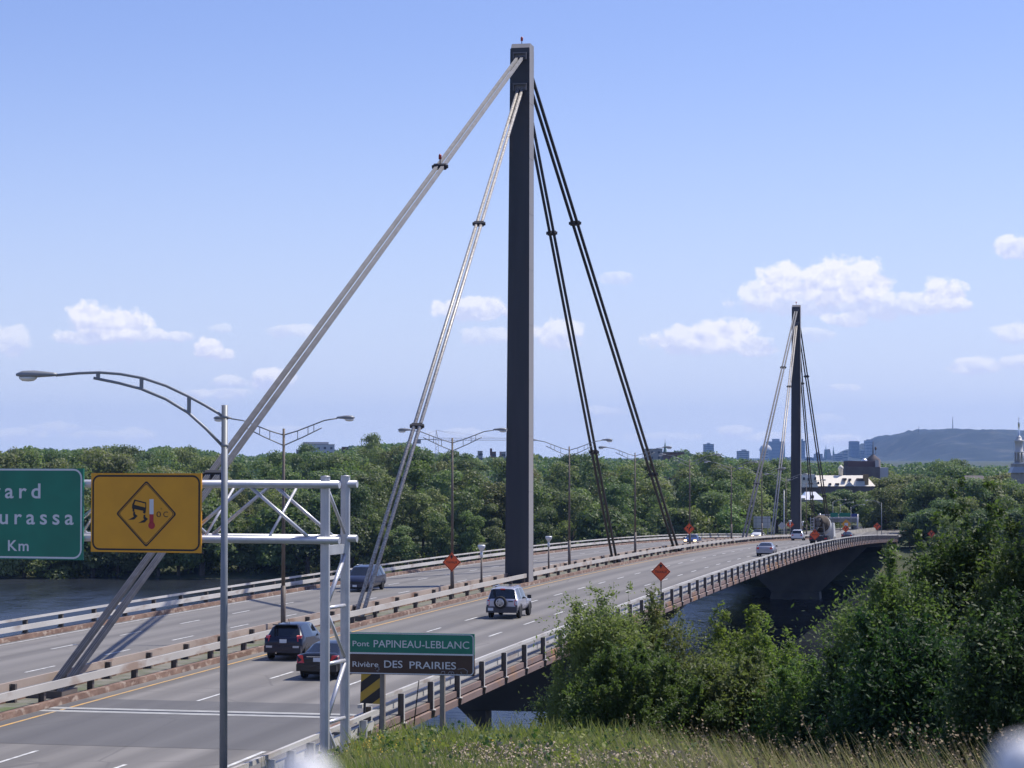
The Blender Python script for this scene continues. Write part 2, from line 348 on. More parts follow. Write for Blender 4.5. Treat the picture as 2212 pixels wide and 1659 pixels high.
def water_mat():
    m = bpy.data.materials.new('river_water'); m.use_nodes = True; nt = m.node_tree; N = nt.nodes; L = nt.links; p = N['Principled BSDF']
    p.inputs['Base Color'].default_value = (.02,.024,.03, 1); p.inputs['Roughness'].default_value = .2; p.inputs['IOR'].default_value = 1.33
    tc = N.new('ShaderNodeTexCoord')
    def nz(sc, scale, det):
        mp = N.new('ShaderNodeMapping'); mp.inputs['Scale'].default_value = sc; mp.inputs['Rotation'].default_value = (0, 0, .25); L.new(tc.outputs['Object'], mp.inputs[0])
        n = N.new('ShaderNodeTexNoise'); n.inputs['Scale'].default_value = scale; n.inputs['Detail'].default_value = det; L.new(mp.outputs[0], n.inputs['Vector']); return n.outputs['Fac']
    a = nz((1, .7, 1), .9, 6); b = nz((.25, .12, 1), .9, 4)
    ad = N.new('ShaderNodeMath'); ad.operation = 'MULTIPLY_ADD'; L.new(a, ad.inputs[0]); ad.inputs[1].default_value = .5; L.new(b, ad.inputs[2])
    rr_ = N.new('ShaderNodeMapRange'); L.new(nz((.05,.012,1), 1.0, 3), rr_.inputs[0]); rr_.inputs[1].default_value = .4; rr_.inputs[2].default_value = .62; rr_.inputs[3].default_value = .06; rr_.inputs[4].default_value = .34; L.new(rr_.outputs[0], p.inputs['Roughness'])
    bp = N.new('ShaderNodeBump'); bp.inputs['Strength'].default_value = .9; bp.inputs['Distance'].default_value = .6; L.new(ad.outputs[0], bp.inputs['Height'])
    L.new(bp.outputs[0], p.inputs['Normal']); return m
M_water = water_mat()
wm = MB(); wm.add([(-4000, 40, 0), (4000, 40, 0), (4000, 520, 0), (-4000, 520, 0)], [(0, 1, 2, 3)])
tag(wm.build('river', M_water, fix=False), kind='structure')
BR = (T1[0], T1[1], 0)
BROT = (0, 0, -TH)
def strip(mb, w0, w1, s0, s1, dz=0, step=5, mi=0):
    k = max(2, int(math.ceil((s1 - s0) / step)) + 1); vs = []
    for i in range(k):
        q = s0 + (s1 - s0) * i / (k - 1); vs += [(w0, q, zd(q) + dz), (w1, q, zd(q) + dz)]
    mb.add(vs, [(2*i, 2*i+1, 2*i+3, 2*i+2) for i in range(k - 1)], mi)
S_END = 330
def far_curve(s):                              # centre line beyond the bridge bends to the right
    t = max(0, s - S_END); Rr = 260.0; a = t / Rr
    return S_END + Rr * math.sin(a), Rr * (1 - math.cos(a)), a
def strip_far(mb, w0, w1, s0, s1, z=7.35, step=8):
    k = int((s1 - s0) / step) + 1; vs = []
    for i in range(k):
        q, c, a = far_curve(s0 + i * step)
        for w in (w0, w1): vs.append((c + w * math.cos(a), q - w * math.sin(a), z))
    mb.add(vs, [(2*i, 2*i+1, 2*i+3, 2*i+2) for i in range(k - 1)])
rd = MB(); strip(rd, -12.9, -1.0, -175, S_END, .004); strip(rd, 1.0, 12.9, -175, S_END, .004)
strip(rd, 12.9, 14.6, -175, -94.5, .002)
tag(rd.build('road', M_asph, None, BR, BROT, fix=False), kind='structure')
rf = MB(); strip_far(rf, -13.3, 13.3, S_END, S_END + 150)
tag(rf.build('approach_road', M_asph, None, BR, BROT, fix=False), kind='structure')
pt = MB(); strip(pt, 1.05, 12.85, -98.7, -90.0, .009); strip(pt, 1.05, 12.85, -88.5, -85.6, .009)
strip(pt, -12.85, -1.05, -98.7, -90.0, .009); strip(pt, -12.85, -1.05, -88.5, -85.6, .009)
tag(pt.build('road_patch', M_patch, None, BR, BROT, fix=False), kind='structure')
mk = MB()
for wl in (5.45, 9.3, -5.45, -9.15):
    off = {5.45: -103.0, 9.3: -105.5, -5.45: -102.5, -9.15: -100}[wl]
    q = off - 8.9 * 6
    while q < S_END - 4:
        (strip(mk, wl - .065, wl + .065, q, q + 3.1, .014, 3.1) if not (wl > 0 and -98.7 < q < -87) else None); q += 8.85
strip(mk, -12.5, -12.38, -175, S_END, .014)
strip(mk, 12.3, 12.45, -175, -99, .014)
tag(mk.build('lane_markings', M_white, None, BR, BROT, fix=False), kind='structure')
yl = MB(); strip(yl, 1.62, 1.76, -175, S_END, .014); strip(yl, -1.76, -1.62, -175, S_END, .014)
tag(yl.build('yellow_edge_lines', M_yellow, None, BR, BROT, fix=False), kind='structure')
# ------------------------------------------------------------------ the bridge
bridge = empty('bridge', BR, BROT, 'long cable-stayed road bridge with two dark central pylons and brown edge girders', 'bridge')
m = MB(); m.sweep([(-14.04,-.02),(14.04,-.02),(14.04,-.22),(-14.04,-.22)], -94.5, S_END); m.build('deck', M_conc, bridge)
for sg in (1, -1):
    m = MB(); m.sweep([(sg*14.06,.06),(sg*14.16,.06),(sg*14.16,-.16),(sg*14.06,-.16)], -94.5, S_END)
    m.sweep([(sg*13.6,-.225),(sg*14.16,-.225),(sg*14.22,-.25),(sg*14.22,-.50),(sg*13.6,-.50)], -94.5, S_END)
    g = m.build('edge_girder', M_fascia, bridge)
    m = MB(); m.sweep([(sg*12.88,-.02),(sg*12.92,.22),(sg*13.12,.22),(sg*13.12,-.02)], -94.5, S_END); m.build('kerb', M_rust, bridge)
    m = MB(); m.sweep([(sg*13.125,.0),(sg*13.125,.1),(sg*14.03,.1),(sg*14.03,.0)], -94.5, S_END); m.build('edge_walkway', M_asph, bridge)
    m = MB(); m.sweep([(sg*1.0,-.02),(sg*.97,.22),(sg*.72,.22),(sg*.72,-.02)], -175, S_END); m.build('median_kerb', M_rust, bridge)
m = MB(); m.sweep([(-.72,.0),(-.72,.13),(.72,.13),(.72,.0)], -175, S_END); m.build('median_strip', mat('median_dirt', (.20,.19,.165), .95, col2=(.12,.125,.085), nscale=1.1, col3=(.10,.13,.05), n3=.7), bridge)
m = MB()
for sg in (1, -1):
    for a in (-90.0, -89.1): strip(m, sg*1.05, sg*12.85, a, a + .52, .016, 1)
m.build('expansion_joint', mat('joint_seal', (.40,.40,.385), .7, col2=(.3,.3,.29), nscale=2), bridge, fix=False)
m = MB(); strip(m, -12.85, 12.85, -89.46, -89.1, .012, 1); m.build('joint_gap', M_dark, bridge, fix=False)
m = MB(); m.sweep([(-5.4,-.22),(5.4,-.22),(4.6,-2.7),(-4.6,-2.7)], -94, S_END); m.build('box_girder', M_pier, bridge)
m = MB(); q = -90
while q < S_END:
    for sg in (1, -1): m.hexa([(sg*5,q-.1,zd(q)-.5),(sg*13.55,q-.1,zd(q)-.5),(sg*13.55,q+.1,zd(q)-.5),(sg*5,q+.1,zd(q)-.5)] , [(sg*5,q-.1,zd(q)-2.0),(sg*13.55,q-.1,zd(q)-.85),(sg*13.55,q+.1,zd(q)-.85),(sg*5,q+.1,zd(q)-2.0)])
    q += 8.6
m.build('cross_beams', M_pier, bridge)
m = MB()
for q in (-95.5, S_END + 1.0): m.box((0, q, zd(q) - 3.2 - .1), (27.6, 2.6, 6.2))
m.build('abutment', M_conc, bridge)
def pier(q):
    b = zd(q) - 1.05; p = MB()
    z1 = b - 8.1; z2 = b - 9.2
    for sg in (1, -1):                         # two legs leave the rectangular opening between them
        p.hexa([(sg*2.3,q-1.1,-2),(sg*2.95,q-1.3,-2),(sg*2.95,q+1.3,-2),(sg*2.3,q+1.1,-2)], [(sg*2.3,q-1.1,z2),(sg*2.95,q-1.3,z2),(sg*2.95,q+1.3,z2),(sg*2.3,q+1.1,z2)])
        p.hexa([(sg*2.3,q-1.1,z2),(sg*2.95,q-1.3,z2),(sg*2.95,q+1.3,z2),(sg*2.3,q+1.1,z2)], [(sg*2.3,q-1.1,z1),(sg*4.1,q-1.3,z1),(sg*4.1,q+1.3,z1),(sg*2.3,q+1.1,z1)])
    p.hexa([(-4.1,q-1.3,z1),(4.1,q-1.3,z1),(4.1,q+1.3,z1),(-4.1,q+1.3,z1)], [(-12.9,q-1.3,b+.3),(12.9,q-1.3,b+.3),(12.9,q+1.3,b+.3),(-12.9,q+1.3,b+.3)])
    p.build('pier', M_pier, bridge)
    f = MB(); f.hexa([(-4.6,q-2.6,-3),(4.6,q-2.6,-3),(4.6,q+2.6,-3),(-4.6,q+2.6,-3)], [(-4.2,q-2.2,1.2),(4.2,q-2.2,1.2),(4.2,q+2.2,1.2),(-4.2,q+2.2,1.2)]); f.build('pier_footing', M_pier, bridge)
M_red = mat('beacon_red', (.35,.04,.03), .3)
PYX = .27; PYB = .03
def pylon(q, z0, ztop):
    t = MB(); hb, ht, db, dt = .87, .70, .86, .82
    B = [(-hb,q-db,z0),(hb,q-db,z0),(hb,q+db,z0),(-hb,q+db,z0)]
    T = [(-ht,q-dt,ztop-.35),(ht,q-dt,ztop-.35),(ht,q+dt,ztop-.35),(-ht,q+dt,ztop-.35)]
    T2 = [(-ht,q-dt+.3,ztop),(ht,q-dt+.3,ztop),(ht,q+dt,ztop),(-ht,q+dt,ztop)]
    v = B + T + T2
    t.add(v, [(3,2,1,0),(0,1,5,4),(1,2,6,5),(2,3,7,6),(3,0,4,7),(4,5,9,8),(5,6,10,9),(6,7,11,10),(7,4,8,11),(8,9,10,11)])
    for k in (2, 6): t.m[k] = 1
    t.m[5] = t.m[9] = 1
    for sg in (-1, 1):                          # vertical corner plates along the shaft
        for e in (-1, 1): t.hexa([(sg*hb-.05,q+e*db-.012,z0),(sg*hb+.004,q+e*db-.012,z0),(sg*hb+.004,q+e*db+.012,z0),(sg*hb-.05,q+e*db+.012,z0)], [(sg*ht-.05,q+e*dt-.012,ztop-.4),(sg*ht+.004,q+e*dt-.012,ztop-.4),(sg*ht+.004,q+e*dt+.012,ztop-.4),(sg*ht-.05,q+e*dt+.012,ztop-.4)])
    for k in range(1, 10):                      # plate seams every four metres
        f = k/10; z = z0 + (ztop-.35-z0)*f; h_ = hb+(ht-hb)*f; d_ = db+(dt-db)*f
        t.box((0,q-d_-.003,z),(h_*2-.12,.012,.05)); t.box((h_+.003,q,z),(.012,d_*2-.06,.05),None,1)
    t.v = [(x + PYB + (PYX-PYB)*min(1,max(0,(z-z0)/(ztop-z0))), y, z) for x, y, z in t.v]
    py = t.build('pylon', [M_pylon, M_pylon_side], bridge)
    for e in (-1, 1):
        for za, nm in ((ztop - 1.05, 'upper'), (ztop - 3.35, 'lower')):
            a = MB(); y = q + e * (dt + .13)
            a.box((PYX, y, za + .28), (1.02, .26, .09)); a.box((PYX-.47, y, za + .02), (.07, .24, .42)); a.box((PYX+.47, y, za + .02), (.07, .24, .42)); a.box((PYX, q + e*(dt+.03), za+.02), (.86,.05,.4))
            a.build('cable_saddle', mat('saddle_steel', (.16,.15,.16), .5), py)
    bc = MB(); bc.tube([(PYX-.05,q,ztop),(PYX-.05,q,ztop+.3)], .03, 6); bc.lathe([(.0,ztop+.28),(.09,ztop+.3),(.1,ztop+.52),(.06,ztop+.6),(0,ztop+.62)], 10, (PYX-.05,q,0), mi=1); bc.build('beacon', [M_dark, M_red], py)
def stay(q0, e, dist, ztop, outer):
    """pair of stay cables from the pylon face down to the deck, e=+-1 along the bridge"""
    za = ztop - (1.12 if outer else 3.5); zb = zd(q0 + e * dist) + .2; ya = q0 + e * .93; yb = q0 + e * dist
    A = Vector((PYX, ya, za)); B = Vector((0, yb, zb)); d = (B - A).normalized()
    up = Vector((1, 0, 0)).cross(d).normalized(); half = .235 if outer else .19
    for sg in (-1, 1):
        c = MB(); off = Vector((sg * half, 0, 0)); offa = Vector((sg * (.185 if outer else .15), 0, 0))
        if outer:
            for i in (-1, 0, 1):
                for j in (-1, 0, 1):
                    d2 = Vector((i * .07, 0, 0)) + up * (j * .07); c.tube([A + offa + d2, B + off + d2 + Vector((i*.02,0,0))], .037, 8)
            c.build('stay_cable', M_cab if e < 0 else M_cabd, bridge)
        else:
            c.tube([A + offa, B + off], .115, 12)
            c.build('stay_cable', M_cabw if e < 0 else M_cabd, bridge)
    for f in (((.29, .79) if e < 0 else (.25, .785)) if outer else ((.312, .70) if e < 0 else (.255, .725))):
        p = A.lerp(B, f); k = MB(); rot = (math.atan2(d.z, d.y), 0, 0)
        k.box(p, (.80 if outer else .66, .26, .36 if outer else .30), rot); 
        for sg in (-1, 1): k.box(p + Vector((sg * .46 if outer else sg * .38, 0, 0)), (.12, .16, .2), rot)
        cl = k.build('cable_clamp', M_dark, bridge)
        if outer and f < .5 and q0 == 0 and e == -1:
            bb = MB(); bb.tube([p + Vector((0,0,.2)), p + Vector((0,0,.5))], .035, 6); bb.lathe([(0,.45),(.1,.47),(.1,.72),(.05,.8),(0,.82)], 10, p, mi=1); bb.build('beacon', [M_dark, M_red], cl)
    k = MB(); y = yb + e * .0
    k.box((-.62, y, zb - .05), (.1, 1.5, .5)); k.box((.62, y, zb - .05), (.1, 1.5, .5)); k.box((0, y + e*.7, zb - .05), (1.14, .1, .5)); k.box((0, y - e * .1, zb - .2), (1.14, 1.3, .12))
    k.build('cable_anchor_box', M_post, bridge)
for q0, z0, zt in ((0, 14.2, 55.5), (241, 9.5, 51.55)):
    pylon(q0, z0, zt); pier(q0)
    for e in (-1, 1): stay(q0, e, 86.2, zt, True); stay(q0, e, 44.0, zt, False)
# ------------------------------------------------------------------ railings
def railing(name, label, w_post, w_top, w_low, out, spacing, s0, s1, cat, mats, hp, post_base=0.1, big=False, median=False, pm=None):
    e = empty(name, BR, BROT, label, cat)
    # top beam and lower beam
    if median:
        t = MB(); t.sweep([(w_low-.05,.57),(w_low-.05,.86),(w_low+.05,.86),(w_low+.05,.57)], s0, s1); t.build('guard_beam', mats[0], e)
    else:
        t = MB(); t.sweep([(w_top-.08,.82),(w_top-.08,.93),(w_top+.08,.95),(w_top+.08,.82)], s0, s1); t.build('top_rail', mats[0], e)
        t = MB(); t.sweep([(w_low-.05,.32),(w_low-.05,.58),(w_low+.05,.58),(w_low+.05,.32)], s0, s1); t.build('lower_rail', mats[1], e)
    n = int((s1 - s0) / spacing); first = None
    for i in range(n + 1):
        q = s0 + .5 + i * spacing
        if q > s1 - .2: break
        if i < 100 or True:
            if first is None:
                p = MB(); h0 = post_base
                if big:
                    p.box((.0, 0, (.82 - .2) / 2), (.19, .04, .82 + .2)); p.box((.105, 0, (.82 - .2) / 2), (.02, .13, .82 + .2), None, 1); p.box((-.095, 0, .41), (.02, .13, .8)); p.box((.04, 0, -.205), (.28, .2, .035), None, 1)
                    p.hexa([(.06,-.02,-.5),(.14,-.02,-.47),(.14,.02,-.47),(.06,.02,-.5)], [(.02,-.06,-.225),(.18,-.06,-.225),(.18,.06,-.225),(.02,.06,-.225)])
                else:
                    p.box((0, 0, (.8 + h0) / 2), (.2, .05, .8 - h0)); p.box((-.1, 0, (.8 + h0) / 2), (.03, .17, .8 - h0)); p.box((.1, 0, (.8 + h0) / 2), (.03, .17, .8 - h0)); p.box((0, 0, h0 + .02), (.3, .26, .04))
                first = p.build('post', [pm or M_post, M_rail], e, (w_post, q, zd(q)))
            else:
                c = first.copy(); COL.objects.link(c); c.parent = e; c.location = (w_post, q, zd(q))
    return e
railing('bridge_railing', 'outer steel railing along the right edge of the bridge above the brown girder', 14.16, 14.0, 13.86, 1, 4.3, -93.9, S_END, 'railing', (M_rail, M_rail), .9, -.05, big=True)
railing('bridge_railing', 'pale steel railing along the left edge of the bridge nearest the open river', -13.95, -13.88, -13.76, -1, 4.6, -94.2, S_END, 'railing', (M_rail, M_rail), .9, .12)
railing('median_guardrail', 'weathered pale guardrail on the median facing the lanes with the silver off-roader', .56, .62, .72, 1, 4.6, -112, S_END - 40, 'guardrail', (M_railm, M_railm), .9, .1, median=True)
railing('median_guardrail', 'rust stained guardrail on the median facing the oncoming lanes', -.56, -.62, -.72, -1, 4.6, -112, S_END - 40, 'guardrail', (M_railr, M_railr), .9, .1, median=True)
railing('roadside_guardrail', 'low pale guardrail beside the bridge approach, behind the gantry legs', 14.98, 14.88, 14.78, 1, 1.9, -126, -95.2, 'guardrail', (M_rail, M_rail), .8, -.3, pm=M_galv)
# ------------------------------------------------------------------ street lamps
def lamp_head(mb, p, dx, L=.95, gi=1):
    """cobra head starting at p going along +-x"""
    x, y, z = p; s = dx; prof = [(0,.05,.05),(.1,.09,.075),(.3,.12,.1),(.55,.19,.13),(.85,.2,.12),(1.0,.09,.05)]
    n = 10; vs = []
    for t, wy, wz in prof:
        for j in range(n):
            a = 2*math.pi*j/n; vs.append((x + s*t*L, y + wy*math.cos(a), z + .02 + wz*math.sin(a)*(1 if math.sin(a) > 0 else .55)))
    mb.add(vs, [(i*n+j, i*n+(j+1) % n, (i+1)*n+(j+1) % n, (i+1)*n+j) for i in range(len(prof)-1) for j in range(n)] + [tuple(range(n))[::-1], tuple((len(prof)-1)*n+j for j in range(n))], 0, True)
    g = [(0,-.155),(.1,-.14),(.15,-.09),(.165,-.03)]
    mb.lathe([(r*1.05, zz) for r, zz in g], 10, (x + s*L*.72, y, z), Matrix.Diagonal((1.5,1,1)), gi)
def double_lamp(label, s, mats=(M_lampb, M_lamp), H=10.35):
    e = empty('street_lamp', W(s, 0, zd(s) + .13), BROT, label, 'street lamp', 'double armed lamps along the bridge median')
    p = MB(); p.tube([(0,0,0),(0,0,2.6)], .125, 10); p.tube([(0,0,2.6),(0,0,H)], [.095,.06], 10); p.box((0,0,.02), (.36,.36,.05)); p.build('pole', mats[0], e)
    for sg in (-1, 1):
        a = MB(); up = [(0,-.32),(.7,-.12),(1.45,.16),(2.1,.4),(2.75,.5)]; lo = [(0,-.84),(1.0,-.42),(1.95,.03)]
        a.tube([(sg*x,0,H+z) for x, z in up], .032, 6); a.tube([(sg*x,0,H+z) for x, z in lo], .03, 6)
        for x, zu, zl in ((.72,-.11,-.54),(1.25,.08,-.31),(1.55,.2,-.17)): a.tube([(sg*x,0,H+zl),(sg*x,0,H+zu)], .02, 5)
        a.build('arm', mats[1], e)
        h = MB(); lamp_head(h, (sg*2.72,0,H+.5), sg, .9); h.build('lamp_head', [M_lamp, M_glass], e)
    return e
dl = [(-57.7,'double armed lamp with brown pole behind the dark hatchback, nearest of the median lamps'),(-21.4,'double armed lamp whose pole carries the left orange roadworks diamond'),
 (20.6,'double armed lamp just right of the tall near pylon'),(56.2,'double armed lamp between the two dark right-hand cable pairs of the near pylon'),(97.3,'double armed lamp rising behind the orange diamond beside the blue car'),
 (140,'double armed lamp between the blue oncoming car and the far pale cables'),(181,'double armed lamp partly hidden by the leftmost cables of the far pylon'),(222,'double armed lamp half hidden by the far pylon shaft'),(264.4,'double armed lamp just right of the far pylon, behind its dark cables')]
for s, l in dl: double_lamp(l, s)
def single_lamp(name, loc, rotz, label, H, full=True, dirx=-1, k=1.0, group=None):
    e = empty(name, loc, (0, 0, rotz), label, 'street lamp', group)
    p = MB(); p.tube([(0,0,0),(0,0,H)], [.11*k**.5,.085*k**.5], 12); p.tube([(0,0,H-.36),(0,0,H-.28)], .1*k**.5, 12); p.tube([(0,0,H-1.12),(0,0,H-1.04)], .105*k**.5, 12); p.build('pole', M_lamp, e)
    a = MB(); up = [(.07,-.3),(.17,-.22),(.55,.0),(1.0,.24),(1.6,.52),(2.24,.73),(2.85,.84),(3.43,.885),(4.0,.865),(4.62,.81)]; lo = [(.07,-1.08),(.5,-.64),(1.0,-.2),(1.6,.16),(2.28,.44),(2.9,.6),(3.58,.735)]
    a.tube([(dirx*x*k,0,H+z*k) for x, z in up], .04*k**.5, 8); a.tube([(dirx*x*k,0,H+z*k) for x, z in lo], .042*k**.5, 8)
    for x, zl, zu in ((.97,-.22,.22),(2.27,.43,.73),(3.46,.70,.88)): a.box((dirx*x*k,0,H+(zl+zu)/2*k), (.1*k,.05,(zu-zl)*k))
    a.build('arm', M_lamp, e)
    h = MB(); lamp_head(h, (dirx*4.58*k,0,H+.8*k), dirx, 1.12*k); h.build('lamp_head', [M_lamp, M_glass], e); return e
p = at(485.5, 875, 62); single_lamp('street_lamp', (p.x, p.y, 15.45), -TH*.4, 'tall grey single-armed foreground lamp, its curved arm reaching left over the signs', p.z - 15.45)
def flood(label, s, w=0.0):
    e = empty('floodlight', W(s, w, zd(s) + .13), BROT, label, 'floodlight', 'upward floodlights beside the pylons')
    p = MB(); p.tube([(0,0,0),(0,0,2.35)], [.085,.06], 8); p.box((0,0,.03), (.3,.3,.06)); p.build('pole', M_lampb, e)
    h = MB(); h.lathe([(.06,2.3),(.1,2.36),(.1,2.6),(.07,2.68),(.1,2.75),(.24,2.95),(.27,3.08),(.25,3.16),(.05,3.12)], 14); h.build('reflector', mat('flood_white', (.6,.62,.66), .35, .2), e)
flood('pale floodlight on a short brown pole left of the near pylon base', -12.7); flood('pale floodlight on a short brown pole right of the near pylon base', 11.6)
flood('small pale floodlight left of the far pylon base', 229.5); flood('small pale floodlight right of the far pylon base', 255.6)
# ------------------------------------------------------------------ sign gantry in the foreground
GROT = -0.30
g0 = at(703, 985, 63); gb = Vector((g0.x, g0.y, 15.6))
gx_ax = Vector((math.cos(GROT), math.sin(GROT), 0)); gy_ax = Vector((-math.sin(GROT), math.cos(GROT), 0))
def g_local(xd, yd, off=0.0):               # picture px -> gantry plane coordinates (x, z above gb)
    d = tan_dir(xd, yd); o = gb + gy_ax * off; t = (o.x * gy_ax.x + o.y * gy_ax.y) / (d.x * gy_ax.x + d.y * gy_ax.y)
    q = Vector((0, 0, CZ)) + d * t; r = q - gb; return r.dot(gx_ax), r.z
gan = empty('sign_gantry', gb, (0, 0, GROT), 'silver tubular truss gantry with two legs, carrying the green and amber road signs', 'sign gantry')
GZT = 24.42 - gb.z; GD = 1.5
for y in (0, GD):
    p = MB(); p.tube([(0,y,-1.2),(0,y,GZT)], .132, 8, sm=False); p.lathe([(.142,GZT),(.142,GZT+.03),(0,GZT+.05)], 8, (0,y,0)); p.build('leg', M_galv, gan)
zt, zb = g_local(703, 1047)[1], g_local(703, 1167)[1]
for y in (-.22, GD + .0):
    c = MB(); x1 = .5 if y < 0 else .35
    c.tube([(x1,y,zt),(-19,y,zt)], .1, 10); c.tube([(x1,y,zb),(-19,y,zb)], .1, 10); c.build('chord', M_galvl, gan)
    d = MB(); x = -.3; k = 0
    while x > -18:
        za, zc = (zt, zb) if k % 2 else (zb, zt)
        d.tube([(x,y,za),(x-1.9,y,zc)], .05, 8); x -= 1.9; k += 1
    d.build('diagonal_brace', M_galvl, gan)
d = MB(); x = -1.2; k = 0
while x > -18:
    d.tube([(x,-.22,zt if k % 2 else zb),(x-1.0,GD,zt if k % 2 else zb)], .045, 8)
    d.tube([(x-.4,-.22,zb),(x-.2,GD,zt)], .04, 8); x -= 1.9; k += 1
d.build('cross_brace', M_galvl, gan)
for zz in (zb-1.85, zb-3.37, zb-4.95, zb-6.5):
    d = MB(); d.tube([(.02,.1,zz),(.02,GD-.1,zz)], .055, 8); d.build('rung', M_galvl, gan)
for za, zc, b in ((zb-.45,zb-1.75,1),(zb-1.95,zb-3.27,0),(zb-3.45,zb-4.85,1),(zb-5.05,zb-6.45,0),(zt-.1,zb+.15,0)):
    d = MB(); d.tube([(.02,.1,zc if b else za),(.02,GD-.1,za if b else zc)], .06 if b else .045, 8); d.build('leg_brace', M_galvl, gan)
d = MB(); d.box((0, GD/2, zb-.28), (.1, GD-.2, .26)); d.build('bearing_beam', M_galv, gan)
def rrect(x0, z0, x1, z1, r, n=5):
    pts = []
    for cx, cz, a in ((x1-r,z1-r,0),(x0+r,z1-r,90),(x0+r,z0+r,180),(x1-r,z0+r,270)):
        for i in range(n + 1):
            t = R_(a + 90*i/n); pts.append((cx + r*math.cos(t), cz + r*math.sin(t)))
    return pts
def frame_line(mb, outer, inner, y, mi=0):   # flat ring between two outlines with equal counts
    n = len(outer); mb.add([(p[0],y,p[1]) for p in outer] + [(p[0],y,p[1]) for p in inner], [(i,(i+1) % n,n+(i+1) % n,n+i) for i in range(n)], mi)
M_sgreen = mat('sign_green', (.004,.20,.125), .42, col2=(.004,.165,.105), nscale=1.5)
M_sbrown = mat('sign_brown', (.055,.028,.018), .5, col2=(.07,.036,.024), nscale=2)
M_sign_w = mat('sign_white', (.66,.68,.70), .5)
M_syel = mat('sign_amber', (.78,.36,.015), .5, col2=(.70,.32,.015), nscale=1.2)
M_sblk = mat('sign_black', (.012,.012,.014), .5)
M_sred = mat('sign_red', (.42,.03,.035), .5)
M_alu = mat('sign_back_aluminium', (.42,.43,.45), .45, .4)
YS = -.42
def place_on_gantry(name, label):
    return empty(name, gb, (0, 0, GROT), label, 'road sign')
# green panel, partly outside the frame
x1, z1 = g_local(180.5, 1012, YS); x0 = x1 - 4.6; _, z0 = g_local(180.5, 1210, YS)
gs = place_on_gantry('road_sign', 'large green overhead road sign with white lettering cut by the left edge of the photo')
p = MB(); p.poly([(x0,z0),(x1,z0),(x1,z1),(x0,z1)], YS, YS+.05); p.build('panel', M_sgreen, gs)
f = MB(); frame_line(f, rrect(x0+.02,z0+.03,x1-.04,z1-.01,.26), rrect(x0+.07,z0+.08,x1-.09,z1-.06,.21), YS-.004); f.build('border', M_sign_w, gs)
for txt, xr, yb, cap, sp_, sx_ in (('Boulevard', 87.5, 1076, .43, 1.42, 1.12), ('Henri-Bourassa', 159.0, 1133, .43, 1.42, 1.12), ('1 Km', 62, 1190, .31, 1.15, 1.1)):
    t = MB(); ax, az = g_local(xr, yb, YS); add_text(t, txt, ax, az, cap, YS-.004, 'R', sp_, .014, sx=sx_); t.build('lettering', M_sign_w, gs, fix=False)
bk = MB()
for xx in (x1-.6, x1-2.6): bk.box((xx, -.29, (z0+z1)/2), (.1, .14, z1-z0-.2))
bk.build('mounting_bracket', M_alu, gs)
# amber warning panel
x0, z1 = g_local(197, 1022, YS); x1, z0 = g_local(434.5, 1195, YS)
ys = place_on_gantry('road_sign', 'amber overhead warning sign with a skidding car and a thermometer in a diamond')
p = MB(); p.poly([(x0,z0),(x1,z0),(x1,z1),(x0,z1)], YS, YS+.05); p.build('panel', M_syel, ys)
f = MB(); frame_line(f, rrect(x0+.04,z0+.05,x1-.04,z1-.05,.22), rrect(x0+.09,z0+.10,x1-.09,z1-.10,.17), YS-.004)
cx, cz = g_local(316, 1110, YS)
def dia(r, rr=.06):
    pts = []
    for a in (0, 90, 180, 270):
        for i in range(4):
            t = R_(a - 45 + 90*i/3); c0, s0 = math.cos(R_(a)), math.sin(R_(a)); pts.append((cx + (r - rr*1.2)*c0 + rr*math.cos(t), cz + (r - rr*1.2)*s0 + rr*math.sin(t)))
    return pts
frame_line(f, dia(.91), dia(.855), YS-.004); frame_line(f, dia(.835), dia(.815), YS-.004)
f.build('border', M_sblk, ys)
q = MB(); yy = YS - .005; u = 1/(2.212*1.2731*79.4)  # metres per px of the detail zoom
def zp(pts): return [(cx + (a-888)*u, yy, cz - (b-1023)*u) for a, b in pts]
q.add(zp([(792,965),(888,985),(884,1008),(790,990)]), [(0,1,2,3)]); q.add(zp([(805,940),(815,940),(803,972),(792,968)]), [(0,1,2,3)]); q.add(zp([(806,934),(886,952),(884,960),(804,942)]), [(0,1,2,3)]); q.add(zp([(880,952),(887,954),(888,990),(882,986)]), [(0,1,2,3)])
q.add(zp([(795,988),(808,991),(806,1012),(794,1008)]), [(0,1,2,3)]); q.add(zp([(868,1004),(886,1008),(880,1022),(866,1018)]), [(0,1,2,3)])
for dx, dy in ((0,0),(70,18)):
    P = [(800,1012),(812,1010),(812,1024),(830,1036),(808,1058),(764,1062),(790,1048),(804,1040),(798,1030)]
    q.add(zp([(a+dx,b+dy) for a, b in P]), [tuple(range(len(P)))])
add_text(q, '0', cx + (958-888)*u, cz - (1042-1023)*u, 36*u, yy, 'L', 1, .0, width=30*u); add_text(q, 'C', cx + (1004-888)*u, cz - (1042-1023)*u, 36*u, yy, 'L', 1, .0, width=32*u)
add_text(q, 'o', cx + (986-888)*u, cz - (995-1023)*u, 14*u, yy, 'L', 1, .0, width=10*u)
q.build('pictogram', M_sblk, ys, fix=False)
th = MB(); th.add(zp([(910,932),(938,932),(938,1025),(910,1025)]), [(0,1,2,3)], 0); th.add(zp([(910,1025),(938,1025),(938,1080),(910,1080)]), [(0,1,2,3)], 1)
th.add(zp([(925+23*math.cos(2*math.pi*i/14), 1094+23*math.sin(2*math.pi*i/14)) for i in range(14)]), [tuple(range(14))], 1); th.build('thermometer', [M_sign_w, M_sred], ys, fix=False)
bk = MB()
for xx in (x0+.6, x1-.6): bk.box((xx, -.29, (z0+z1)/2), (.1, .14, z1-z0-.1))
bk.build('mounting_bracket', M_alu, ys)
